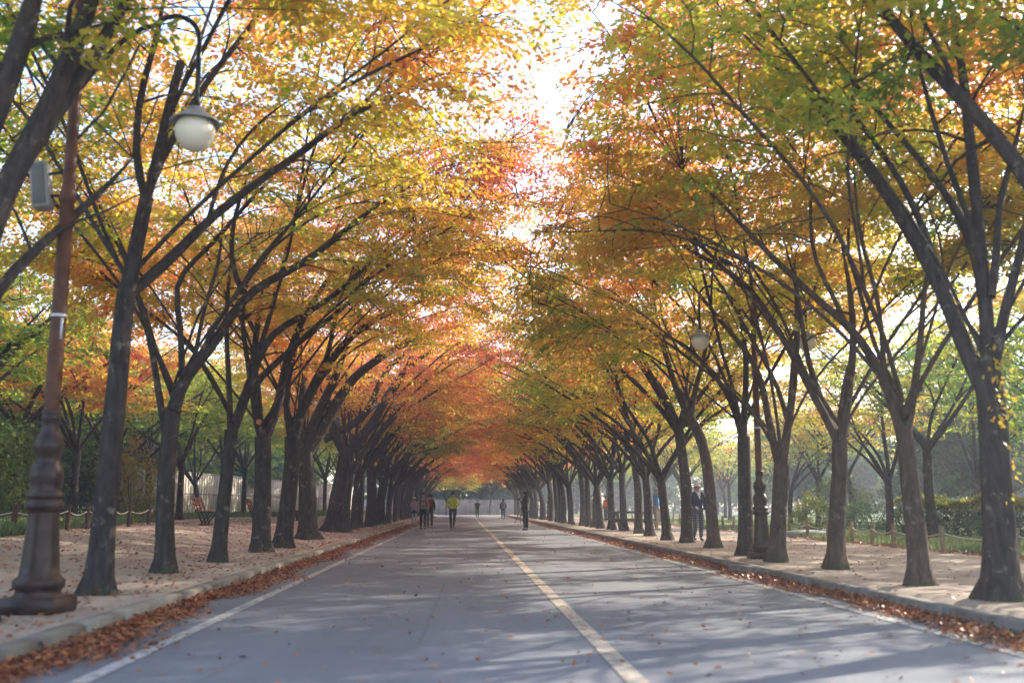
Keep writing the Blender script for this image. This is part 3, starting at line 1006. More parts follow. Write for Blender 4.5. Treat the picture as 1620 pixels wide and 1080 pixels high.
LAB2R = ['broad grey tree behind the rope fence, right of the sunlit third trunk', 'slim brown tree on the grass beside the crooked lichen-spotted trunk',
         'dark grey tree in front of the red-topped hedge', 'curving tree standing near the flat rocks', 'straight dark tree on the grass left of the flat rocks',
         'pale forked tree on the sunny lawn behind the leaning trunk', 'grey tree on the lawn behind the man in the white cap', 'pale tree behind the man in the blue jacket']
for i, (px, py) in enumerate(SECOND_R):
    b = on_ground(px, py, .15)
    place(BACKR, i + 2, b, rr.uniform(0, 6.28), rr.uniform(.72, .9), rr.uniform(.26, .52), LAB2R[i], 'back-row trees on the right lawn')
extra_r = [(14.5, 16.0), (17.5, 24), (16.0, 20.0), (19.5, 31), (12.8, 58), (13.2, 68), (12.7, 79), (12.9, 90), (13.0, 101), (21, 40), (29, 45), (27, 70), (22, 84), (31, 92), (38, 80), (20, 104), (28, 112)]
for i, (x, y) in enumerate(extra_r):
    b = Vector((x, y, .13))
    if i < 4:
        lab = ['tree behind the biggest right trunk, its yellow-green leaves in the top right corner', 'tree behind the red-topped hedge, at the right edge', 'back-row tree beyond the rope fence, just left of the biggest right trunk', 'tree standing behind the long hedge'][i]
    elif i < 9:
        lab = f'{ORD[i - 4]} back-row tree past the picnic table on the right'
    else:
        lab = 'hazy grove tree far out on the right lawn'
    place((BACK if i < 4 else BACKR) if y < 60 else FAR, i, b, rr.uniform(0, 6.28), rr.uniform(.75, .95), rr.uniform(.1, .46), lab,
          'grove trees out on the right lawn' if i >= 9 else 'back-row trees on the right lawn')

# --- shrubs, hedges and the green trees behind
def blob_leaves(b, c0, rad, n, L, r, hue, hz=.1, shell=.55):
    """leaf clumps through an uneven ellipsoid"""
    c0, rad = np.asarray(c0, float), np.asarray(rad, float)
    nc = max(8, n // 40)
    d = r.normal(0, 1, (nc, 3)); d /= np.linalg.norm(d, axis=1)[:, None]
    rr_ = (shell + (1 - shell) * r.random(nc)) * (1 + .16 * np.sin(d[:, 0] * 5 + r.uniform(0, 6)) * np.cos(d[:, 1] * 4 + d[:, 2] * 3))
    cc = c0 + d * rr_[:, None] * rad
    idx = r.integers(0, nc, n)
    P = cc[idx] + r.normal(0, 1, (n, 3)) * rad * .13
    D = d[idx] + r.normal(0, .5, (n, 3)) + np.array((0, 0, -.2))
    v, f = leaf_quads(P, D, L, L * .6, .8, r)
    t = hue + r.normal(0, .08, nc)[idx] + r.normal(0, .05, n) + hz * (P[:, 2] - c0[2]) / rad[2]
    b.add(v, f, 0, t)

def shrub(name, loc, rad, n, L, hue, label, cat, seed, group=None, stems=5, leaf_m='green_leaf', tint=.3):
    r = np.random.default_rng(seed)
    e = empty(name, loc)
    tag(e, label, cat, group)
    wd, lf = MB(), MB()
    for k in range(stems):
        a = r.uniform(0, 6.28)
        tip = np.array((math.cos(a) * rad[0] * .5, math.sin(a) * rad[1] * .5, rad[2] * 1.3))
        wd.tube([(0, 0, -.1), tip * .5 + r.normal(0, .06, 3), tip], [.03, .02, .008], 5)
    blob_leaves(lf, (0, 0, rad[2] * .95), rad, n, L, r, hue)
    wd.build('stem', M['bark'], e)
    cr = lf.build('foliage', M[leaf_m], e, smooth=False, attr=True)
    cr['tint'] = tint
    return e

def gz(x, y):
    return Vector((x, y, ground_z(x)))
p0 = on_ground(205, 823, .57)
shrub('leafy_shrub', gz(p0.x, p0.y), (1.5, 1.4, 1.5), 5200, .13, .3, 'sunlit yellow-green shrub beside the rope fence on the left bank', 'shrub', 1, tint=.5)  # raised tint puts the sunlight into the leaf colour; the shrub stands in shade
shrub('leafy_shrub', gz(-15.2, 34), (1.7, 1.6, 1.7), 4500, .14, .2, 'dull green shrub behind the first left lamp post', 'shrub', 2, tint=.2)
shrub('leafy_shrub', gz(-14.2, 29), (1.8, 1.4, 1.8), 4500, .14, .2, 'green shrub at the far left edge behind the fence', 'shrub', 3, tint=.25)
shrub('leafy_shrub', Vector((17.2, 45, .13)), (1.3, 1.2, 1.2), 4200, .11, .3, 'light green rounded shrub on the grass near the flat rocks', 'shrub', 4, tint=.3)
shrub('leafy_shrub', Vector((12.0, 34, .13)), (.8, .8, .75), 2200, .09, .3, 'small yellow-green shrub between the first right lamp post and the fence', 'shrub', 5, tint=.36)
shrub('leafy_shrub', Vector((15.6, 38, .13)), (1.5, 1.3, .72), 4200, .08, .1, 'dark green clipped shrub left of the red-topped hedge', 'shrub', 6, tint=.08)

for i_, (x_, y_, lb_) in enumerate([(-17.2, 30, 'big dull shrub behind the leftmost fence posts'), (-16.5, 41, 'dark green shrub between the two ivy-flecked back trunks'),
                              (-18.0, 47, 'olive shrub behind the sunlit yellow-green one'), (-14.2, 24, 'low green shrub at the left edge in front of the dark trees')]):
    shrub('leafy_shrub', gz(x_, y_), (2.0, 1.7, 1.7), 6000, .16, .2, lb_, 'shrub', 30 + i_, tint=[.12, .05, .3, .18][i_])

# clipped hedge with red tips
r = np.random.default_rng(77)
he = empty('clipped_hedge', (16.3, 30, .13), 0)
tag(he, 'long clipped hedge with red and orange tips behind the right rope fence', 'hedge')
hb, hs = MB(), MB()
n = 26000
u = r.uniform(0, 1, n)
hx = -1.6 + u * 5.2
hy = 3.0 - u * 7.0
hw = r.uniform(-1, 1, n)
top = r.random(n) < .5
zz = np.where(top, 1.12 + .10 * np.sin(u * 23) + .06 * np.sin(u * 61) + r.normal(0, .05, n), r.uniform(.05, 1.1, n))
ww = np.where(top, hw, np.sign(hw) * (.95 + r.normal(0, .06, n)))
P = np.stack([hx + ww * .55, hy + ww * .45, zz], -1)
D = np.stack([r.normal(0, .5, n), r.normal(0, .5, n) - .2, np.where(top, .8, .2)], -1)
v, f = leaf_quads(P, D, .11, .07, .9, r)
hb.add(v, f, 0, .08 + .62 * smooth(1) * (zz > .85) * r.random(n) ** .7 + r.normal(0, .05, n) + .12 * zz)
for q in range(26):
    uu = q / 25
    cx, cy = -1.6 + uu * 5.2, 3.0 - uu * 7.0
    hs.tube([(cx, cy, -.1), (cx + r.uniform(-.2, .2), cy + r.uniform(-.2, .2), .5), (cx + r.uniform(-.4, .4), cy + r.uniform(-.4, .4), 1.0)], [.03, .02, .01], 5)
hs.build('stem', M['bark'], he)
cr = hb.build('foliage', M['green_leaf'], he, smooth=False, attr=True); cr['tint'] = .18

def green_tree(loc, hgt, rad, n, L, seed, label, group, tint, hue=.2):
    r = np.random.default_rng(seed)
    e = empty('broadleaf_tree', loc)
    tag(e, label, 'tree', group)
    wd, lf = MB(), MB()
    wd.tube([(0, 0, -.2), (.1, .05, hgt * .3), (r.uniform(-.3, .3), r.uniform(-.3, .3), hgt * .6)], [.24, .19, .1], 9)
    for k in range(7):
        a = k * .9 + r.uniform(-.3, .3)
        z0 = hgt * r.uniform(.25, .5)
        e1 = np.array((math.cos(a) * rad * .75, math.sin(a) * rad * .75, z0 + hgt * r.uniform(.12, .3)))
        wd.tube([(0, 0, z0), e1 * .5 + np.array((0, 0, z0 * .5 + .2)), e1], [.07, .05, .02], 6)
    for k in range(11):
        a = k * 2.4 + r.uniform(-.3, .3)
        zz_ = hgt * (.28 + .66 * k / 10)
        rd = rad * math.sqrt(max(.08, 1 - ((zz_ / hgt - .5) / .62) ** 2))
        q = r.uniform(.3, .65)
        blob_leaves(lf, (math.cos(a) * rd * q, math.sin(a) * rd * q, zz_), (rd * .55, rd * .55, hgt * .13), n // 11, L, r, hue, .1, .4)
    wd.build('trunk', M['bark'], e)
    cr = lf.build('crown', M['green_leaf'], e, smooth=False, attr=True)
    cr['tint'] = tint
    return e

def put_green(protos, i, loc, sc, label, group, tint):
    o = protos[i % len(protos)]
    if o.name in used:
        o = copy_tree(o)
    else:
        used.add(o.name)
    o.location = loc; o.scale = (sc, sc, sc * rr.uniform(.9, 1.1)); o.rotation_euler = (0, 0, rr.uniform(0, 6.28))
    tag(o, label, 'tree', group)
    for ch in o.children:
        if ch.name.startswith('crown'):
            ch['tint'] = tint
GREEN = [green_tree((0, 0, -60), 9.5, 3.8, 15000, .30, 90 + q, None, None, .1) for q in range(3)]
q = 0
for i, (x, y) in enumerate([(-19.5, 26), (-20.5, 33), (-21, 40), (-21, 47), (-20.5, 54), (-20, 62), (-19.5, 70), (-19, 79), (-18.5, 88), (-18, 97), (-17, 107), (-25, 36), (-26, 45), (-26, 55), (-25, 66), (-24, 78), (-23.5, 20), (-29, 28)]):
    lab = ('green tree behind the back-row trunks on the left bank, before the wall begins' if i < 3 else
           'leafy green tree rising behind the stained left wall')
    put_green(GREEN, i, (x, y, .55), rr.uniform(.85, 1.15), lab, 'green trees on the left bank' if i < 3 else 'green trees behind the left wall', rr.uniform(.1, .45))
for i, x in enumerate([-16, -11, -6.5, -2, 2.5, 7, 11.5, 16, 21, 27]):
    put_green(GREEN, i + 1, (x, 141 + rr.uniform(-1, 3), 0), rr.uniform(.75, 1.0), 'dark green tree behind the wall that closes the avenue', 'green trees behind the end wall', rr.uniform(0, .3))
for i, (x, y) in enumerate([(44, 70), (52, 84), (40, 100), (60, 100), (48, 118), (36, 126), (32, 58), (36, 48), (38, 37), (29, 26), (31, 31), (33, 37), (34, 43), (27, 21), (22, 17), (27, 52), (22, 22), (31, 66), (26, 76), (70, 120), (25, 19), (40, 60), (46, 92), (30, 118), (24, 126), (33, 104), (50, 58)]):
    put_green(GREEN, i + 2, (x, y, .1), rr.uniform(.8, 1.15), 'misty green tree beyond the right lawn', 'green trees beyond the right lawn', rr.uniform(0, .35))

def woodland(name, spots, n, L, seed, tint):
    r = np.random.default_rng(seed)
    b, wd = MB(), MB()
    for (x, y, rx, ry, h) in spots:
        for k in range(6):
            zz_ = h * (.12 + .15 * k)
            w_ = 1.0 - .5 * max(0, (k - 2) / 3) ** 2
            blob_leaves(b, (x + r.uniform(-1, 1), y + r.uniform(-1, 1), zz_), (rx * w_, ry * w_, h * .16), n // (6 * len(spots)), L, r, .1 + r.uniform(-.1, .15), .08, .3)
        wd.tube([(x, y, 0), (x + .2, y, h * .4), (x, y + .3, h * .8)], [.2, .15, .06], 6)
    o = b.build(name, M['green_leaf'], None, smooth=False, attr=True)
    o['tint'] = tint
    tag(o, kind='stuff')
    o2 = wd.build('woodland_trunks', M['bark']); tag(o2, kind='stuff')
woodland('far_woodland', [(-33 + rr.uniform(-1, 1), y, 3.2, 4.2, rr.uniform(9, 12)) for y in range(4, 150, 7)], 80000, .42, 61, .18)
woodland('far_woodland', [(x, 150 + rr.uniform(-2, 2), 5, 3.5, rr.uniform(8, 10)) for x in range(-40, 84, 8)], 100000, .45, 62, .1)
woodland('far_woodland', [(66 + rr.uniform(-4, 4), y, 4.0, 5, rr.uniform(8, 12)) for y in range(30, 150, 9)] + [(30 + k * 6.5, 18 + k * 4.2, 3.2, 3.2, 8.5) for k in range(-2, 5)], 100000, .42, 63, .2)

# two slim trees before the end wall
for i, (px, wd_) in enumerate([(775, .16), (722, .16), (706, .14)]):
    p1 = at(px, 815, 128)
    place(FAR, i + 1, (p1.x, 128, 0), rr.uniform(0, 6.28), .8, rr.uniform(.5, .75), ['slim tree standing before the middle of the end wall', 'slim tree at the left end of the pale end wall',
          'slim tree left of the pale end wall beside the row'][i], 'trees before the end wall')

# ------------------------------------------------------------------ walls
M['end_wall'] = plain('warm_rendered_wall', (.34, .27, .21), .9, .3, 1.2, bmp=.1)
def wall(name, a, b, z0, h, label, joint=True, post=2.4, wm='wall'):
    a, b = Vector(a), Vector(b)
    e = empty(name, (a.x, a.y, z0))
    tag(e, label, 'wall')
    d = (b - a); L = d.length; d.normalize()
    rot = Matrix.Rotation(math.atan2(d.y, d.x), 3, 'Z')
    panel, cope, pil = MB(), MB(), MB()
    n = int(L / post)
    for k in range(n):
        c0 = d * (post * (k + .5))
        panel.box((c0.x, c0.y, h / 2 - .2), (post - .03, .16, h + .4), rot, 0, .01)
        for q in range(5):
            c1 = d * (post * (k + (q + .5) / 5))
            nrm = Vector((d.y, -d.x, 0)) * .085
            panel.box((c1.x + nrm.x, c1.y + nrm.y, h / 2), (post / 5 - .05 - .03 * ((q + k) % 3), .05, h - .12), rot, 0, .012)
        if joint:
            nrm = Vector((d.y, -d.x, 0)) * .10
            pil.box((c0.x + nrm.x, c0.y + nrm.y, h * .52), (post - .04, .06, .05), rot, 0, .005)
    c0 = d * (L / 2)
    cope.box((c0.x, c0.y, h + .035), (L, .26, .07), rot, 0, .01)
    panel.build('panel', M[wm], e, smooth=False)
    cope.build('coping', M[wm], e, smooth=False)
    if joint:
        pil.build('rail', M['table_wood'], e, smooth=False)
wall('boundary_wall', (-18.6, 52), (-12.4, 120), .5, 2.7, 'tall weathered grey wall with vertical stains along the left bank')
wall('boundary_wall', (-16, 137), (9.5, 137.3), -.02, 1.95, 'low pale wall closing the far end of the avenue', joint=False, post=3.0, wm='end_wall')

# ------------------------------------------------------------------ rope fences
def rope_fence(pts, h, rad, pm, label, every=2):
    e = empty('rope_fence', pts[0])
    tag(e, label, 'fence')
    o = Vector(pts[0])
    for i, p in enumerate(pts):
        b = MB()
        q = Vector(p) - o
        lean = Vector((random.uniform(-.03, .03), random.uniform(-.03, .03), 0))
        b.tube([q - Vector((0, 0, .15)), q + lean * .5 + Vector((0, 0, h * .5)), q + lean + Vector((0, 0, h - .02)), q + lean + Vector((0, 0, h))], [rad, rad, rad, rad * .8], 10, cap=True)
        b.build('post', pm, e)
        if i:
            b = MB()
            a = Vector(pts[i - 1]) - o + Vector((0, 0, h * .74)); c_ = q + Vector((0, 0, h * .74))
            ln = [a.lerp(c_, t_ / 8) - Vector((0, 0, .10 * 4 * (t_ / 8) * (1 - t_ / 8))) for t_ in range(9)]
            b.tube(ln, .014, 6)
            b.build('rope', M['rope'], e)
fl = [(-9.9, 14), (-10.0, 17), (-10.15, 20)] + [tuple(on_ground(px, py, .55)[:2]) for px, py in ((20, 846), (106, 840), (137, 838), (179, 835), (203, 834), (234, 830))]
rope_fence([(x, y, ground_z(x)) for x, y in fl], .62, .055, M['post_dark'], 'dark red posts joined by a pale rope along the left bank')
fr = [(10.75, y) for y in (10.6, 13.6, 16.4, 19.2)] + [tuple(on_ground(px, py, .15)[:2]) for px, py in ((1494, 875), (1414, 867), (1380, 862), (1349, 858.5))]
fr2 = [(10.9 + .02 * (y - 27), y) for y in list(np.arange(30, 60, 1.9)) + [60, 63, 66, 70, 74, 79, 84, 90]]
rope_fence([(x, y, .13) for x, y in fr], .60, .055, M['post'], 'weathered wooden posts and rope beside the hedge on the right')
rope_fence([(x, y, .13) for x, y in fr2], .60, .055, M['post'], 'weathered wooden posts and rope running on behind the man in the white cap')

# flat rocks by the fence
for i, (px, py, wd_) in enumerate([(1278, 849, .9), (1300, 846, .7)]):
    p1 = on_ground(px, py, .15)
    b = MB()
    b.ball((0, 0, .06), (wd_, .6, .15), 0, 12, 7)
    v = b.v[0]
    b.v[0] = (v + np.sin(v * 9 + i) * .03).astype(np.float32)
    o = b.build('flat_rock', M['rock'], smooth=False)
    o.location = p1
    tag(o, ['flat bluish rock lying by the right rope fence, the wider of two', 'smaller flat rock behind the wider one by the right rope fence'][i], 'rock')

# ------------------------------------------------------------------ lamp posts
def lamp_proto():
    e = empty('street_lamp', (0, 0, 0))
    DZ = -.27
    b = MB()
    b.box((0, 0, .07), (.55, .55, .16), None, 0, .02)
    b.lathe([(a_ * .9, z_) for a_, z_ in [(.27, .14), (.235, .17), (.225, .21), (.26, .235), (.262, .29), (.245, .315), (.205, .34), (.195, .43), (.178, .62), (.162, .82), (.156, .93), (.158, .955),
             (.195, .97), (.202, 1.0), (.2, 1.03), (.175, 1.05), (.175, 1.07), (.195, 1.085), (.195, 1.11), (.165, 1.13), (.155, 1.16), (.165, 1.22), (.176, 1.28),
             (.17, 1.34), (.135, 1.40), (.118, 1.43), (.125, 1.48), (.152, 1.54), (.158, 1.58), (.14, 1.65), (.1, 1.71), (.086, 1.75), (.088, 1.82), (.1, 1.84), (.1, 1.86), (.09, 1.875), (.098, 1.89), (.098, 1.91), (.08, 1.93), (.001, 1.935)]], 24, 0)
    b.build('pedestal', M['lamp_base'], e)
    b = MB()
    b.lathe([(.076, 1.92), (.072, 3.0), (.068, 4.04), (.082, 4.06), (.086, 4.09), (.076, 4.12), (.082, 4.15), (.062, 4.19), (.056, 5.2), (.048, 6.15), (.07, 6.17), (.07, 6.22), (.03, 6.3), (.045, 6.36), (.03, 6.42), (.001, 6.45)], 16, 0)
    b.build('pole', M['pole'], e)
    b = MB()
    b.lathe([(.0765, 2.86), (.0785, 2.865), (.0785, 2.885), (.0755, 2.89)], 16)
    b.box((.055, -.05, 2.74), (.022, .022, .22), None, 0, .006)  # pale upright strip stands in for the highlight along the pole's side
    b.build('band_and_highlight', M['band_highlight'], e)
    for s in (-1, 1):
        b = MB()
        pts_ = [Vector((s * .04, 0, 5.55))]
        for k in range(1, 7):
            pts_.append(Vector((s * (.04 + .72 * k / 6), 0, 5.55 + .72 * math.sin(k / 6 * 1.5))))
        c0 = Vector((s * .98, 0, 6.12))
        for k in range(0, 9):
            a = R(145 - 145 * k / 8)
            pts_.append(c0 + Vector((s * .26 * math.cos(a), 0, .26 * math.sin(a))))
        pts_.append(Vector((s * 1.245, 0, 5.7)))
        pts_.append(Vector((s * 1.245, 0, 5.36)))
        pts_ = [p_ + Vector((0, 0, DZ)) for p_ in pts_]
        b.tube(pts_, .027, 8)
        b.tube([(s * .05, 0, 4.73), (s * .3, 0, 5.03), (s * .5, 0, 5.48), (s * .62, 0, 5.78)], .014, 6)
        b.lathe([(.03, 5.44), (.04, 5.40), (.05, 5.36), (.055, 5.33)], 12, 0, (s * 1.245, 0, DZ))
        arm = b.build('arm', M['arm'], e)
        b = MB()
        b.lathe([(.03, 5.36), (.09, 5.355), (.10, 5.335), (.105, 5.30), (.15, 5.285), (.21, 5.245), (.262, 5.20), (.258, 5.19), (.2, 5.225), (.1, 5.27), (.001, 5.28)], 22, 0, (s * 1.245, 0, DZ))
        b.build('shade', M['hood'], arm)
        b = MB()
        b.ball((s * 1.245, 0, 5.10 + DZ), (.205, .205, .205), 0, 22, 14)
        b.build('globe', M['globe'], arm)
    return e
lamp = lamp_proto()
lamp_labels = {
 ('L', 0): 'tall brown double-armed lamp post nearest the camera, at the left edge', ('L', 1): 'brown lamp post in the left row behind the arching limbs',
 ('L', 2): 'distant lamp post beside the group walking on the left', ('L', 3): 'farthest lamp post of the left row, lost among trunks',
 ('R', 0): 'brown lamp post between the brown trunks on the right, its globe over the sidewalk', ('R', 1): 'lamp post on the right by the picnic table',
 ('R', 2): 'distant lamp post on the right behind the dark-jacketed photographer', ('R', 3): 'farthest lamp post of the right row, lost among trunks'}
LX = {'L': [-4.06, -4.75, -4.6, -4.6], 'R': [5.72, 6.25, 6.15, 6.1]}
first = True
spk = None
for side, ys in (('L', LAMP_L), ('R', LAMP_R)):
    for i, y in enumerate(ys):
        o = lamp if first else copy_tree(lamp)
        first = False
        x = LX[side][i]
        o.location = (x, y, ground_z(x))
        o.rotation_euler = (0, 0, 0 if side == 'L' else R(2))
        if (side, i) == ('R', 0):
            o.scale = (.87, .87, .87)
        tag(o, lamp_labels[(side, i)], 'street lamp', 'double-armed lamp posts along the avenue')

def speaker_proto():
    e = empty('loudspeaker', (0, 0, 0))
    b = MB(); b.box((0, 0, 0), (.17, .16, .50), None, 0, .015); b.build('cabinet', M['speaker'], e, smooth=False)
    b = MB(); b.box((0, -.083, 0), (.13, .012, .44), None, 0, .004); b.build('grille', M['speaker_dark'], e, smooth=False)
    b = MB(); b.bar((.08, 0, -.12), (.22, 0, -.14), .03, .03); b.bar((.08, 0, .12), (.22, 0, .12), .03, .03); b.build('bracket', M['arm'], e, smooth=False)
    return e
sp0 = speaker_proto()
for i, (x, y, rz) in enumerate([(LX['L'][0] - .27, LAMP_L[0], 35), (LX['L'][1] - .27, LAMP_L[1], 20)]):
    o = sp0 if i == 0 else copy_tree(sp0)
    o.location = (x, y, ground_z(x) + 4.22)
    o.rotation_euler = (R(-4), R(-9) if i == 0 else 0, 0)
    tag(o, ['grey box loudspeaker hung on the nearest left lamp post', 'pale loudspeaker on the second left lamp post'][i], 'loudspeaker', 'loudspeakers on the lamp posts')

# ------------------------------------------------------------------ benches, picnic table
def bench_proto():
    e = empty('park_bench', (0, 0, 0))
    # long axis y, sitter faces +x
    b = MB()
    for k in range(4):
        b.box((.06 + k * .115, 0, .45), (.095, 1.6, .035), None, 0, .006)
    b.build('seat', M['bench_wood'], e, smooth=False)
    b = MB()
    for k in range(3):
        b.box((-.06 - .05 * k, 0, .55 + k * .135), (.03, 1.6, .115), Euler((0, R(-18), 0)), 0, .006)
    b.build('backrest', M['bench_wood'], e, smooth=False)
    for s in (-.55, 0.0, .55):
        b = MB()
        b.bar((.16, s, 0), (-.19, s, .92), .045, .04)
        b.bar((.05, s, .42), (.46, s, .42), .045, .04)
        b.bar((.10, s, .02), (.38, s, .42), .045, .04)
        b.bar((.02, s, .02), (.28, s, .02), .05, .03)
        b.build('leg', M['bench_iron'], e, smooth=False)
    return e
bench = bench_proto()
for i, (px, py, y) in enumerate([(318, 828, 33), (398, 824, 40), (466, 822, 47)]):
    o = bench if i == 0 else copy_tree(bench)
    p1 = at(px, py, y)
    o.location = (p1.x, y, ground_z(p1.x))
    o.rotation_euler = (0, 0, R(3 if i == 0 else 5))
    tag(o, ['red-brown slatted bench in full view on the left path', 'bench half hidden behind the scarred left trunk', 'farthest bench, glimpsed between the thick left trunks'][i], 'bench', 'benches along the left bank')

pt = empty('picnic_table', (6.95, 42.0, .15), R(8))
tag(pt, 'dark timber picnic table with attached benches on the right path', 'picnic table')
b = MB()
for k in range(5):
    b.box((0, -.3 + k * .15, .74), (1.75, .14, .075), None, 0, .006)
b.build('tabletop', M['table_wood'], pt, smooth=False)
for s in (-1, 1):
    b = MB()
    for k in range(2):
        b.box((0, s * (.66 + .15 * k), .44), (1.75, .14, .065), None, 0, .006)
    b.build('bench_seat', M['table_wood'], pt, smooth=False)
for s in (-.6, .6):
    b = MB()
    b.bar((s, -.62, 0), (s, -.2, .71), .06, .12, up=(1, 0, 0)); b.bar((s, .62, 0), (s, .2, .71), .06, .12, up=(1, 0, 0))
    b.bar((s + .05, -.85, .38), (s + .05, .85, .38), .05, .1)
    b.build('trestle', M['table_wood'], pt, smooth=False)

# ------------------------------------------------------------------ people
def skin_mesh(verts, edges, radii, root=0, sub=2):
    """one continuous surface grown over a skeleton"""
    me = bpy.data.meshes.new('tmp')
    me.from_pydata([tuple(v) for v in verts], edges, [])
    o = bpy.data.objects.new('tmp', me)
    COL.objects.link(o)
    md = o.modifiers.new('skin', 'SKIN')
    md.use_smooth_shade = True
    for i, sv in enumerate(me.skin_vertices[0].data):
        rx = radii[i]
        sv.radius = rx if isinstance(rx, tuple) else (rx, rx)
        sv.use_root = i == root
    sb = o.modifiers.new('sub', 'SUBSURF')
    sb.levels = sb.render_levels = sub
    dg = bpy.context.evaluated_depsgraph_get()
    dg.update()
    out = bpy.data.meshes.new_from_object(o.evaluated_get(dg))
    bpy.data.objects.remove(o)
    bpy.data.meshes.remove(me)
    return out

def mesh_obj(name, me, mtl, parent):
    me.name = name
    me.materials.clear()
    for k in (mtl if isinstance(mtl, list) else [mtl]):
        me.materials.append(k)
    o = bpy.data.objects.new(name, me)
    COL.objects.link(o)
    o.parent = parent
    for p_ in me.polygons:
        p_.use_smooth = True
    return o

def join_mb(me, mb, mat_index):
    bm = bmesh.new()
    bm.from_mesh(me)
    for V, F in zip(mb.v, mb.f):
        vs = []
    V = np.concatenate(mb.v); F = np.concatenate(mb.f)
    vs = [bm.verts.new(tuple(map(float, x))) for x in V]
    for q in F:
        ids = list(dict.fromkeys(q.tolist()))
        if len(ids) > 2:
            try:
                fc = bm.faces.new([vs[i_] for i_ in ids]); fc.material_index = mat_index; fc.smooth = True
            except ValueError:
                pass
    bm.to_mesh(me)
    bm.free()

SKIN = plain('skin', (.42, .24, .165), .55, .1, 20)
DARK_FEATURE = plain('eyes_and_brows', (.03, .022, .02), .5, .1, 20)
HAIR = plain('black_hair', (.018, .016, .016), .5, .2, 30)

def person(loc, h, face, pose, label, outfit, group=None):
    """figure built facing -y in local space, 1.70 m tall before scaling; pose gives joints"""
    e = empty('person', loc, face)
    e.scale = (h / 1.70,) * 3
    tag(e, label, 'person', group)
    J = dict(
        pelvis=(0, 0, .92), waist=(0, 0, 1.06), chest=(0, 0, 1.25), neckb=(0, .005, 1.42), neck=(0, 0, 1.49), head=(0, -.01, 1.58), crown=(0, .005, 1.655),
        shL=(.165, 0, 1.385), shR=(-.165, 0, 1.385), hipL=(.095, 0, .90), hipR=(-.095, 0, .90))
    J.update(pose)
    V = lambda n: Vector(J[n])
    # ---- body: one continuous surface with head, arms, hands and legs
    names, verts, rad, edges = {}, [], [], []
    def add(n, p, r_, prev=None):
        names[n] = len(verts); verts.append(Vector(p)); rad.append(r_)
        if prev is not None:
            edges.append((names[prev], names[n]))
    add('pelvis', V('pelvis'), (.14, .10)); add('waist', V('waist'), (.125, .09), 'pelvis'); add('chest', V('chest'), (.145, .10), 'waist')
    add('neckb', V('neckb'), (.07, .06), 'chest'); add('neck', V('neck'), .052, 'neckb')
    hd = V('head')
    add('jaw', V('neck').lerp(hd, .45) + Vector((0, -.018, 0)), (.058, .066), 'neck')
    add('head', hd, (.072, .09), 'jaw'); add('crown', V('crown'), (.062, .072), 'head')
    for s in 'LR':
        add('sh' + s, V('sh' + s), .058, 'chest'); add('el' + s, V('el' + s), .042, 'sh' + s); add('wr' + s, V('wr' + s), .028, 'el' + s)
        add('hip' + s, V('hip' + s), .065, 'pelvis'); add('kn' + s, V('kn' + s), .042, 'hip' + s); add('an' + s, V('an' + s), .03, 'kn' + s)
        toe = V('an' + s) + Vector(J.get('toe' + s, (0, -.14, -.045)))
        add('toe' + s, toe, (.036, .025), 'an' + s)
        d = (V('wr' + s) - V('el' + s)).normalized()
        add('palm' + s, V('wr' + s) + d * .065, (.036, .018), 'wr' + s)
    body = skin_mesh(verts, edges, rad)
    # fingers and thumbs, ears, nose and face marks belong to the same mesh
    mb = MB()
    for s, sg in (('L', 1), ('R', -1)):
        d = (V('wr' + s) - V('el' + s)).normalized()
        side = d.cross(Vector((1, 0, 0)))
        side = side.normalized() if side.length > .1 else Vector((0, 1, 0))
        nrm = d.cross(side).normalized()
        pc = V('wr' + s) + d * .07
        for q, ln in enumerate((.062, .072, .068, .054)):
            o_ = pc + side * (.026 - .017 * q)
            mb.tube([o_ - d * .01, o_ + d * ln * .5 + nrm * .004, o_ + d * ln * .8 + nrm * .018, o_ + d * ln + nrm * .03], [.009, .009, .008, .005], 6, cap=True)
        o_ = V('wr' + s) + d * .025 + side * .03
        mb.tube([o_, o_ + side * .022 + d * .02, o_ + side * .028 + d * .05], [.011, .010, .006], 6, cap=True)
    fwd = Vector(J.get('look', (0, -1, 0))).normalized()
    rt = fwd.cross(Vector((0, 0, 1))).normalized()
    mb.tube([hd + fwd * .085 + Vector((0, 0, .02)), hd + fwd * .105 + Vector((0, 0, -.012)), hd + fwd * .088 + Vector((0, 0, -.022))], [.008, .015, .008], 6, cap=True)
    for sg in (-1, 1):
        mb.ball(hd + rt * sg * .078 + Vector((0, 0, -.005)), (.012, .02, .032), 0, 8, 5)
    join_mb(body, mb, 0)
    mb = MB()
    for sg in (-1, 1):
        mb.ball(hd + rt * sg * .031 + fwd * .082 + Vector((0, 0, .012)), (.012, .008, .008), 0, 8, 5)
        mb.bar(hd + rt * (sg * .031 - .016) + fwd * .086 + Vector((0, 0, .034)), hd + rt * (sg * .031 + .016) + fwd * .086 + Vector((0, 0, .034)), .008, .007, 0, 0)
    mb.bar(hd - rt * .022 + fwd * .084 + Vector((0, 0, -.05)), hd + rt * .022 + fwd * .084 + Vector((0, 0, -.05)), .008, .006, 0, 0)
    join_mb(body, mb, 1)
    mesh_obj('body', body, [SKIN, DARK_FEATURE], e)
    # ---- clothes
    O = outfit
    def limb(pts_, rs, name, mtl):
        me = skin_mesh(pts_, [(i_, i_ + 1) for i_ in range(len(pts_) - 1)], rs, 0)
        return mesh_obj(name, me, mtl, e)
    # top
    k = O.get('bulk', 1.0)
    hem = O.get('hem', .86)
    P_, E_, R_ = [], [], []
    def a2(p, r_, prev=None):
        P_.append(Vector(p)); R_.append(r_)
        if prev is not None: E_.append((prev, len(P_) - 1))
        return len(P_) - 1
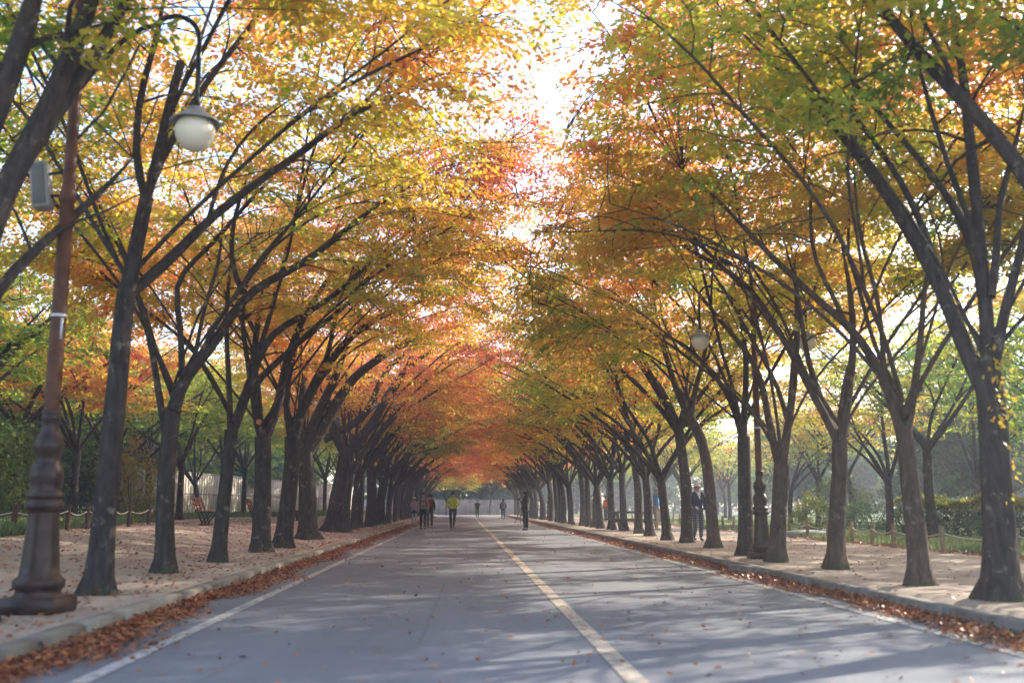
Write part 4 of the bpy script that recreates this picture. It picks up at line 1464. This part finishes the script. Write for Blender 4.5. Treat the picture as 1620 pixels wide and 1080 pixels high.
    i0 = a2((V('pelvis').x, V('pelvis').y, hem), (.165 * k, .125 * k))
    i1 = a2(V('waist'), (.15 * k, .118 * k), i0)
    i2 = a2(V('chest') + Vector((0, 0, .03)), (.17 * k, .125 * k), i1)
    i3 = a2(V('neckb') + Vector((0, 0, -.01)), (.085, .075), i2)
    i4 = a2(V('neck') + Vector((0, .005, -.02)), (.066, .066), i3)
    for s in 'LR':
        j0 = a2(V('sh' + s), .076 * k, i2)
        j1 = a2(V('el' + s), .060 * k, j0)
        if O.get('sleeve', True):
            a2(V('el' + s).lerp(V('wr' + s), .93), .046 * k, j1)
    top = mesh_obj(O.get('top_name', 'jacket'), skin_mesh(P_, E_, R_, 0), O['top'], e)
    # trousers
    for_legs = []
    P_, E_, R_ = [], [], []
    i0 = a2(V('pelvis') + Vector((0, 0, .04)), (.145, .112))
    for s in 'LR':
        j0 = a2(V('hip' + s), .095 * O.get('leg', 1), i0)
        j1 = a2(V('kn' + s), .074 * O.get('leg', 1), j0)
        a2(V('kn' + s).lerp(V('an' + s), .96), .056 * O.get('leg', 1), j1)
    mesh_obj('trousers', skin_mesh(P_, E_, R_, 0), O['legs'], e)
    for s in 'LR':
        an = V('an' + s); toe = an + Vector(J.get('toe' + s, (0, -.14, -.045)))
        back = an + (an - toe).normalized() * .03 + Vector((0, 0, -.02))
        limb([back, an.lerp(toe, .35) + Vector((0, 0, -.012)), toe], [(.045, .045), (.046, .042), (.042, .03)], 'shoe', O['shoes'])
    # hair and headgear
    mb = MB()
    mb.ball(hd + Vector((0, 0, .02)) - fwd * .012, (.088, .103, .105), 0, 14, 8, None, -5, 90)
    mb.ball(hd - fwd * .03 + Vector((0, 0, -.01)), (.08, .078, .07), 0, 12, 7)
    mb.build('hair', HAIR, e)
    if O.get('hat'):
        kind, hm = O['hat']
        mb = MB()
        mb.ball(hd + Vector((0, 0, .035)) - fwd * .008, (.096, .112, .11), 0, 16, 8, None, 0, 90)
        if kind == 'cap':
            mb.ball(hd + fwd * .10 + Vector((0, 0, .042)), (.075, .085, .012), 0, 14, 5)
        elif kind == 'brim':
            mb.lathe([(.09, .0), (.165, -.012), (.168, -.006), (.09, .02)], 20, 0, tuple(hd + Vector((0, 0, .045))))
        elif kind == 'knit':
            mb.lathe([(.098, .0), (.106, .01), (.104, .045), (.095, .055)], 18, 0, tuple(hd + Vector((0, 0, .03)) - fwd * .008))
        mb.build('hat', hm, e)
    return e, J, hd, fwd, rt

def cloth(name, col, var=.15, scale=18):
    return plain(name, col, .8, var, scale, bmp=.15)

STAND = dict(elL=(.235, .02, 1.12), elR=(-.235, .02, 1.12), wrL=(.25, -.04, .89), wrR=(-.25, -.04, .89),
             knL=(.10, -.01, .49), knR=(-.10, -.01, .49), anL=(.10, .02, .075), anR=(-.10, .02, .075))
WALK = dict(elL=(.235, .08, 1.13), elR=(-.235, -.05, 1.12), wrL=(.22, .06, .89), wrR=(-.21, -.21, .94),
            knL=(.09, -.13, .51), knR=(-.09, .0, .48), anL=(.09, -.20, .085), anR=(-.09, .22, .11), toeL=(0, -.14, -.03), toeR=(0, -.12, -.075))
FACE_CAM = 0.0

# walking group on the left
wx = at(655, 831, 57.0)
W2 = dict(WALK); W2.update(elR=(-.2, -.04, 1.12), wrR=(-.1, -.2, 1.06), wrL=(.23, -.08, .93))
e, J, hd, fw, rt = person((wx.x, 57.0, 0), 1.64, R(4), W2, 'woman in a pale lilac jacket, pink scarf and white knitted hat at the kerb', dict(
    top=cloth('lilac_jacket', (.36, .33, .36)), legs=cloth('pale_grey_leggings', (.36, .37, .40)), shoes=cloth('dark_shoe', (.03, .03, .03)), hat=('knit', cloth('white_knit', (.72, .70, .70))), leg=.85, bulk=1.0, hem=.90), 'people walking towards the camera')
mb = MB(); mb.lathe([(.125, .98), (.16, .92), (.19, .78), (.18, .77), (.12, .95)], 18, 0, (0, 0, 0)); mb.build('skirt', cloth('black_skirt', (.02, .02, .025)), e)
mb = MB(); mb.lathe([(.07, 1.40), (.105, 1.42), (.11, 1.46), (.09, 1.50), (.07, 1.50)], 16, 0, (0, -.01, 0)); mb.box((.03, -.13, 1.33), (.09, .04, .22), None, 0, .015); mb.build('scarf', cloth('pink_scarf', (.65, .28, .38)), e)

def backpack(e, col, straps):
    mb = MB(); mb.box((0, .185, 1.19), (.30, .17, .44), None, 0, .04); mb.build('backpack', col, e, smooth=False)
    for s in (-1, 1):
        mb = MB()
        mb.tube([(s * .11, .13, 1.43), (s * .115, .02, 1.475), (s * .115, -.09, 1.42), (s * .12, -.145, 1.30), (s * .15, -.11, 1.13), (s * .16, .06, 1.05)], .019, 6)
        mb.build('strap', straps, e)
BLACKC = cloth('black_webbing', (.02, .02, .022))
mx_ = at(669, 836, 50.5)
e, J, hd, fw, rt = person((mx_.x, 50.5, 0), 1.80, R(3), WALK, 'man in a beige jacket with black backpack straps, chest belt and black cap', dict(
    top=cloth('beige_jacket', (.30, .27, .20)), legs=cloth('navy_trousers', (.022, .03, .06)), shoes=cloth('black_shoe', (.02, .02, .02)), hat=('cap', cloth('black_cap', (.018, .018, .02))), bulk=1.12, hem=.84), 'people walking towards the camera')
backpack(e, BLACKC, BLACKC)
mb = MB(); mb.tube([(-.13, -.155, 1.30), (0, -.168, 1.30), (.13, -.155, 1.30)], .012, 5); mb.tube([(-.16, -.13, 1.07), (0, -.165, 1.06), (.16, -.13, 1.07)], .014, 5); mb.build('chest_belt', BLACKC, e)
bx_ = at(680, 834, 53.5)
W3 = dict(WALK); W3.update({a_ + 'L': WALK[a_ + 'R'] if False else WALK[a_ + 'L'] for a_ in ('el', 'wr', 'kn', 'an')})
e, J, hd, fw, rt = person((bx_.x, 53.5, 0), 1.74, R(3), W3, 'person in red and black jacket and dark brimmed hat, half hidden behind the beige jacket', dict(
    top=cloth('black_red_jacket', (.03, .025, .03)), legs=cloth('dark_teal_jeans', (.03, .05, .065)), shoes=cloth('brown_shoe', (.03, .025, .02)), hat=('brim', cloth('dark_hat', (.02, .022, .03))), hem=.86), 'people walking towards the camera')
mb = MB(); mb.box((.05, -.125, 1.27), (.20, .04, .30), None, 0, .02); mb.build('red_vest', cloth('red_cloth', (.45, .03, .05)), e, smooth=False)
backpack(e, BLACKC, BLACKC)

# runner
RUN = dict(pelvis=(0, 0, .93), elL=(.25, .10, 1.15), elR=(-.25, .06, 1.15), wrL=(.12, -.16, 1.14), wrR=(-.16, -.13, 1.00),
           knL=(.08, -.10, .52), knR=(-.08, -.02, .50), anL=(.06, .16, .26), anR=(-.07, .04, .085), toeL=(0, -.06, -.13), toeR=(0, -.14, -.04))
rx_ = at(716, 836, 48.0)
e, J, hd, fw, rt = person((rx_.x, 47.5, 0), 1.79, R(2), RUN, 'runner in a bright yellow-green zip top, black tights and black cap', dict(
    top=cloth('neon_yellow_top', (.55, .66, .03)), legs=cloth('black_tights', (.02, .021, .026)), shoes=cloth('dark_pink_trainer', (.04, .015, .03)), hat=('cap', cloth('navy_cap', (.018, .02, .03))), leg=.86, bulk=.98, hem=.90, top_name='zip_top'))
mb = MB(); mb.tube([(0, -.128, 1.40), (0, -.138, 1.22), (0, -.132, 1.02)], .011, 5); mb.build('zip', cloth('pale_zip', (.6, .62, .45)), e)
for s, an in (('L', J['anL']), ('R', J['anR'])):
    mb = MB(); mb.tube([Vector(an) + Vector((0, .01, .02)), Vector(an) + Vector((0, .005, .09))], [.05, .052], 10); mb.build('sock', cloth('pink_sock', (.6, .08, .25)), e)

# far walkers
fx_ = at(755, 818, 103)
person((fx_.x, 103, 0), 1.74, R(5), dict(STAND, elL=(.24, .03, 1.13), wrL=(.10, -.15, 1.15), elR=(-.24, .03, 1.13), wrR=(-.12, -.14, 1.12)), 'distant person in a black jacket facing the camera by the centre line', dict(
    top=cloth('far_black_jacket', (.022, .028, .03)), legs=cloth('far_teal_jeans', (.03, .055, .065)), shoes=cloth('far_dark_shoe', (.02, .03, .02)), bulk=1.08))
gx_ = at(796, 822, 83)
e, J, hd, fw, rt = person((gx_.x, 83, 0), 1.70, R(178), WALK, 'distant person in a grey vest with dark sleeves walking away', dict(
    top=cloth('dark_sleeves', (.025, .03, .05)), legs=cloth('black_trousers', (.02, .022, .03)), shoes=cloth('pale_trainer', (.3, .3, .3)), bulk=1.0))
mb = MB(); mb.lathe([(.165, .86), (.172, .95), (.165, 1.05), (.19, 1.28), (.16, 1.38), (.09, 1.43)], 18); v_ = mb.v[0]; v_[:, 1] *= .8; mb.build('vest', cloth('grey_vest', (.25, .24, .27)), e)

# dark-jacketed photographer, seen from behind, looking left
PH = dict(elL=(.25, -.02, 1.14), elR=(-.24, -.10, 1.18), wrL=(.10, -.20, 1.30), wrR=(-.06, -.26, 1.33), knL=(.05, -.05, .49), knR=(-.05, .03, .49),
          anL=(.035, -.03, .075), anR=(-.045, .05, .075), look=(0.3, -1, 0))
px_ = at(832, 838, 48.0)
e, J, hd, fw, rt = person((px_.x, 48.0, 0), 1.82, R(-128), PH, 'photographer in a dark green jacket and black cap holding a camera on the road', dict(
    top=cloth('dark_green_jacket', (.022, .032, .03)), legs=cloth('charcoal_trousers', (.022, .025, .032)), shoes=cloth('black_boot', (.015, .015, .017)), hat=('cap', BLACKC), bulk=1.18, hem=.78))
mb = MB(); mb.lathe([(.10, 1.41), (.14, 1.44), (.135, 1.49), (.10, 1.52), (.08, 1.50)], 16, 0, (0, .03, 0)); mb.build('hood', cloth('navy_hood', (.02, .022, .035)), e)
mb = MB(); mb.box((.22, .12, .98), (.12, .24, .2), Euler((0, 0, R(20))), 0, .03); mb.build('shoulder_bag', BLACKC, e, smooth=False)
mb = MB(); mb.tube([(-.12, .0, 1.45), (-.02, .16, 1.32), (.14, .17, 1.1), (.2, .14, 1.02)], .02, 6); mb.build('bag_strap', BLACKC, e)
def camera_thing(loc, rz, label):
    k_ = empty('camera', loc, rz)
    tag(k_, label, 'camera')
    mb = MB(); mb.box((0, 0, 0), (.14, .07, .10), None, 0, .012); mb.box((0, -.005, .06), (.06, .06, .03), None, 0, .008); mb.build('camera_body', BLACKC, k_, smooth=False)
    mb = MB(); mb.tube([(0, -.03, 0), (0, -.10, 0), (0, -.17, 0), (0, -.20, 0)], [.035, .035, .04, .043], 14, cap=True); mb.build('lens', M['arm'], k_)
hand = Matrix.Rotation(R(-128), 4, 'Z') @ Vector((.02, -.30, 1.36)) * (1.82 / 1.7)
camera_thing((px_.x + hand.x, 48.0 + hand.y, hand.z), R(-128) + R(10), 'black camera held up by the photographer on the road')
tp_ = at(825, 824, 70)
tr = empty('tripod', (at(824, 824, 66).x, 66, 0))
tag(tr, 'dark tripod standing on the road edge behind the photographer', 'tripod')
for k_ in range(3):
    a = k_ * 2.09 + .4
    mb = MB(); mb.tube([(0, 0, 1.05), (math.cos(a) * .25, math.sin(a) * .25, .5), (math.cos(a) * .48, math.sin(a) * .48, .01)], [.026, .022, .016], 6); mb.build('leg', M['arm'], tr)
mb = MB(); mb.tube([(0, 0, 1.0), (0, 0, 1.35)], .02, 6); mb.box((0, 0, 1.38), (.10, .10, .06), None, 0, .01); mb.build('head', M['arm'], tr)

# old man in a white cap
cx_ = on_ground(1105, 855, .15)
PL, pt_, pp_, _ = mat('navy_plaid')
tc = pt_.nodes.new('ShaderNodeTexCoord')
sp_ = pt_.nodes.new('ShaderNodeSeparateXYZ'); pt_.links.new(tc.outputs['Object'], sp_.inputs[0])
def stripes(ax, f):
    s_ = pt_.nodes.new('ShaderNodeMath'); s_.operation = 'MULTIPLY'; pt_.links.new(sp_.outputs[ax], s_.inputs[0]); s_.inputs[1].default_value = f
    q_ = pt_.nodes.new('ShaderNodeMath'); q_.operation = 'SINE'; pt_.links.new(s_.outputs[0], q_.inputs[0])
    return ramp(pt_, q_.outputs[0], [(.55, (0, 0, 0)), (.8, (.45, .45, .45))])
cc = mix(pt_, stripes(2, 90), (.02, .028, .06), (.30, .32, .38))
cc = mix(pt_, stripes(0, 110), cc, (.30, .32, .38))
pt_.links.new(cc, pp_.inputs['Base Color']); pp_.inputs['Roughness'].default_value = .85
OM = dict(STAND, elR=(-.24, .0, 1.13), wrR=(-.13, -.17, 1.0), elL=(.24, .02, 1.12), wrL=(.25, -.03, .90), head=(.0, -.03, 1.585), crown=(0, -.02, 1.66), knR=(-.1, -.03, .49), anR=(-.10, .10, .09))
e, J, hd, fw, rt = person((cx_.x, cx_.y, .15), 1.64, R(14), OM, 'old man in a white cap, navy cardigan and plaid trousers on the right path', dict(
    top=cloth('navy_cardigan', (.018, .03, .075)), legs=PL, shoes=cloth('black_leather', (.02, .02, .022)), hat=('cap', cloth('white_cap', (.75, .74, .76))), bulk=1.0, leg=1.02, hem=.86, top_name='cardigan'))
mb = MB(); mb.add([(-.055, -.125, 1.41), (.055, -.125, 1.41), (.010, -.162, 1.24), (-.010, -.162, 1.24), (-.05, -.085, 1.445), (.05, -.085, 1.445), (0.06, -.09, 1.41), (-.06, -.09, 1.41)], [(0, 3, 2, 1), (0, 1, 5, 4), (1, 2, 6, 6)]); 
mb.lathe([(.068, 1.42), (.07, 1.445), (.06, 1.46)], 14, 0, (0, -.005, 0)); mb.build('shirt', cloth('white_shirt', (.74, .72, .76)), e)
for s in 'LR':
    wv = Vector(J['wr' + s]); dv = (wv - Vector(J['el' + s])).normalized()
    me_ = skin_mesh([wv - dv * .02, wv + dv * .04, wv + dv * .10], [(0, 1), (1, 2)], [(.036, .034), (.05, .036), (.042, .03)])
    mesh_obj('glove', me_, cloth('white_glove', (.75, .74, .74)), e)

# photographer in blue behind a trunk
ux_ = on_ground(1039, 838, .15)
UP = dict(STAND, elL=(.27, -.10, 1.32), wrL=(.07, -.18, 1.50), elR=(-.26, -.12, 1.32), wrR=(-.06, -.19, 1.49))
e, J, hd, fw, rt = person((ux_.x, ux_.y, .15), 1.76, R(62), UP, 'man in a blue jacket and khaki hat taking a picture behind a right trunk', dict(
    top=cloth('blue_jacket', (.03, .16, .36)), legs=cloth('beige_trousers', (.35, .27, .22)), shoes=cloth('tan_shoe', (.4, .25, .18)), hat=('brim', cloth('khaki_hat', (.30, .27, .17))), bulk=1.05, hem=.86))
mb = MB(); mb.box((.2, .06, 1.05), (.09, .2, .22), None, 0, .03); mb.build('waist_bag', cloth('olive_bag', (.12, .11, .08)), e, smooth=False)
hand = Matrix.Rotation(R(62), 4, 'Z') @ Vector((0, -.24, 1.52)) * (1.76 / 1.7)
camera_thing((ux_.x + hand.x, ux_.y + hand.y, .15 + hand.z), R(62), 'black camera at the eye of the man in blue')
# orange vest
ox_ = on_ground(958.5, 824.5, .15)
e, J, hd, fw, rt = person((ox_.x, ox_.y, .15), 1.66, R(-60), STAND, 'person in a bright orange vest half hidden behind a right trunk', dict(
    top=cloth('dark_red_sleeves', (.10, .03, .025)), legs=cloth('blue_grey_jeans', (.05, .08, .11)), shoes=cloth('grey_shoe', (.05, .05, .05)), hat=('cap', BLACKC)))
mb = MB(); mb.lathe([(.17, .86), (.178, .95), (.17, 1.05), (.195, 1.28), (.165, 1.38), (.09, 1.43)], 18); v_ = mb.v[0]; v_[:, 1] *= .8; mb.build('vest', cloth('orange_vest', (.85, .14, .02)), e)

# ------------------------------------------------------------------ magpie on the limb
Y3 = on_ground(1322, 897, .17).y
bp = at(1148, 424, Y3 + 2.0 * (7.2 / 14) ** 1.2)
mg = empty('magpie', bp, 0)
tag(mg, 'black and white magpie perched on the long limb over the right side', 'bird')
BW = plain('black_feather', (.015, .017, .022), .35, .2, 20)
me_ = skin_mesh([(.0, 0, .10), (-.06, 0, .15), (-.10, 0, .19), (-.13, 0, .20), (.08, 0, .07), (.16, 0, .03)], [(0, 1), (1, 2), (2, 3), (0, 4), (4, 5)],
                [(.055, .06), (.045, .05), (.036, .036), (.024, .024), (.04, .035), (.015, .02)])
bmx = bmesh.new(); bmx.from_mesh(me_)
for fc in bmx.faces:
    cc_ = fc.calc_center_median()
    fc.material_index = 1 if (-.06 < cc_.x < .06 and cc_.z < .10) else 0
bmx.to_mesh(me_); bmx.free()
mesh_obj('body', me_, [BW, plain('white_feather', (.75, .74, .72), .5, .08, 20)], mg)
mb = MB(); mb.tube([(.13, 0, .045), (.24, 0, -.0), (.36, 0, -.05)], [.018, .02, .012], 6, cap=True); mb.build('tail', BW, mg)
mb = MB(); mb.tube([(-.15, 0, .198), (-.19, 0, .192)], [.012, .003], 6); mb.build('beak', BW, mg)
for s in (-1, 1):
    mb = MB(); mb.tube([(0, s * .02, .06), (-.01, s * .022, .0)], .006, 5); mb.build('leg', BW, mg)
    mb = MB(); mb.ball((.03, s * .05, .105), (.095, .014, .036), 0, 10, 6, Euler((0, R(22), 0))); mb.build('wing', BW, mg)

# creeper on the biggest right trunk
bR1 = on_ground(1585, 945, .17)
r = np.random.default_rng(123)
cb = MB()
n = 170
zz = r.uniform(.0, 1.0, n) ** .8
P = np.array([np.array(at(1596 - 10 * q_ + r.normal(0, 9), 800 - 250 * q_, bR1.y - .22)) for q_ in zz]) + r.normal(0, .04, (n, 3))
keepm = r.random(n) < .25 + .75 * (zz > .5)
P = P[keepm]
v, f = leaf_quads(P, np.tile(np.array((0, -.4, -.7)), (len(P), 1)), .07, .045, 1.0, r)
cb.add(v, f, 0, .34 + r.normal(0, .08, len(P)))
o = cb.build('creeper', M['leaf'], None, smooth=False, origin=tuple(on_ground(1585, 945, .15)), attr=True)
o['tint'] = 0.0
tag(o, 'yellowing creeper leaves climbing the biggest right trunk', 'creeper')

# ------------------------------------------------------------------ fallen leaves, grass
def litter(name, P, L, r, hue, tilt=.5, bright=None):
    n = len(P)
    a = r.uniform(0, 6.28, n)
    D = np.stack([np.cos(a), np.sin(a), r.normal(0, .25, n)], -1)
    N = np.stack([r.normal(0, tilt, n), r.normal(0, tilt, n), np.ones(n)], -1)
    Sd = np.cross(D, N); Sd /= np.linalg.norm(Sd, axis=1)[:, None]
    sc = r.uniform(.6, 1.3, n)[:, None]
    aa, ss = D * L * sc, Sd * L * .3 * sc
    lift = np.maximum(0, -np.minimum(0, aa[:, 2])) + .004
    P = P + np.stack([0 * lift, 0 * lift, lift + np.abs(ss[:, 2])], -1)
    v = np.stack([P, P + aa * .45 + ss, P + aa, P + aa * .45 - ss], 1).reshape(-1, 3)
    b = MB(); b.add(v, np.arange(4 * n).reshape(n, 4), 0, hue + r.normal(0, .17, n))
    o = b.build(name, M['litter'], None, smooth=False, attr=True)
    o['tint'] = 0.0
    return tag(o, kind='stuff')
r = np.random.default_rng(8)
def along(n, y0, y1, x0, x1, pw=1.6):
    y = y0 + (y1 - y0) * r.random(n) ** pw
    return r.uniform(x0, x1, n), y
# gutters: deepest against the kerb
for nm, kx, s, n in (('gutter_leaves_left', KL, 1, 42000), ('gutter_leaves_right', KR, -1, 34000)):
    y = 3 + 105 * r.random(n) ** 1.9
    wdt = .37 + .14 * np.sin(y * .9) + .10 * np.sin(y * 2.3 + 1)
    if s < 0: wdt *= .85
    d = np.abs(r.normal(0, .5, n)) * wdt
    z = .085 * np.exp(-d / (wdt * .6)) * r.random(n)
    litter(nm, np.stack([kx + s * (d + .01), y, z + .002], -1), .055, r, .45, .55)
x, y = along(3200, 3, 100, KL, KR, 1.7)
litter('road_leaves', np.stack([x, y, np.full(len(x), .008)], -1), .055, r, .48, .35)
x, y = along(19000, 4, 100, -10.5, KL - .2, 1.5)
litter('path_leaves_left', np.stack([x, y, np.array([gx(a_, b_) for a_, b_ in zip(x, y)]) + .004], -1), .07, r, .35, .35)
x, y = along(4200, 6, 100, KR + .2, 10.5, 1.5)
litter('path_leaves_right', np.stack([x, y, np.array([gx(a_, b_) for a_, b_ in zip(x, y)]) + .004], -1), .06, r, .42, .35)
x, y = along(4500, 12, 70, 10.0, 10.9, 1.2)
litter('verge_leaves', np.stack([x, y, np.full(len(x), .17)], -1), .08, r, .4, .5)

def grass(name, x, y, z, hgt, r, tint):
    n = len(x)
    a = r.uniform(0, 6.28, n)
    wd_ = .014 + .012 * r.random(n)
    h = hgt * r.uniform(.5, 1.3, n)
    dx, dy = np.cos(a) * wd_, np.sin(a) * wd_
    lx, ly = r.normal(0, .35, n) * h, r.normal(0, .35, n) * h
    v = np.stack([np.stack([x - dx, y - dy, z], -1), np.stack([x + dx, y + dy, z], -1),
                  np.stack([x + dx * .4 + lx, y + dy * .4 + ly, z + h], -1), np.stack([x - dx * .4 + lx, y - dy * .4 + ly, z + h], -1)], 1).reshape(-1, 3)
    b = MB(); b.add(v, np.arange(4 * n).reshape(n, 4), 0, tint + r.normal(0, .15, n))
    o = b.build(name, M['grass'], None, smooth=False, attr=True)
    o['tint'] = 0.0
    return tag(o, kind='stuff')
n = 70000
y = 11 + 60 * r.random(n) ** 1.6
x = 10.7 + np.abs(r.normal(0, 3.2, n))
grass('verge_grass', x, y, np.full(n, .11), .15, r, .62)
n = 40000
y = 14 + 70 * r.random(n) ** 1.3
edge = np.interp(y, [14, 20, 33, 48, 60, 110], [-9.9, -10.1, -11.6, -13.5, -9.2, -8.6])
x = edge + 1.0 + .35 * np.sin(y * .7) - np.abs(r.normal(0, 2.2, n))
grass('bank_grass', x, y, np.array([ground_z(q_) for q_ in x]), .22, r, .42)

# ------------------------------------------------------------------ haze
b = MB()
b.box((10, 66, 20), (320, 190, 46), None, 0, 0)
hz = b.build('haze', [], smooth=False)
m = bpy.data.materials.new('autumn_haze')
m.use_nodes = True
t = m.node_tree
for nn in list(t.nodes):
    t.nodes.remove(nn)
out = t.nodes.new('ShaderNodeOutputMaterial')
vol = t.nodes.new('ShaderNodeVolumePrincipled')
vol.inputs['Color'].default_value = (.87, .9, 1.0, 1)
vol.inputs['Density'].default_value = .0021
vol.inputs['Anisotropy'].default_value = .3
t.links.new(vol.outputs[0], out.inputs['Volume'])
hz.data.materials.append(m)
tag(hz, kind='stuff')

for o in list(GREEN) + THIN + MID_L + MID_R + FAR + BACK + BACKR:
    if o.name not in used:
        for ch in list(o.children):
            bpy.data.objects.remove(ch)
        bpy.data.objects.remove(o)
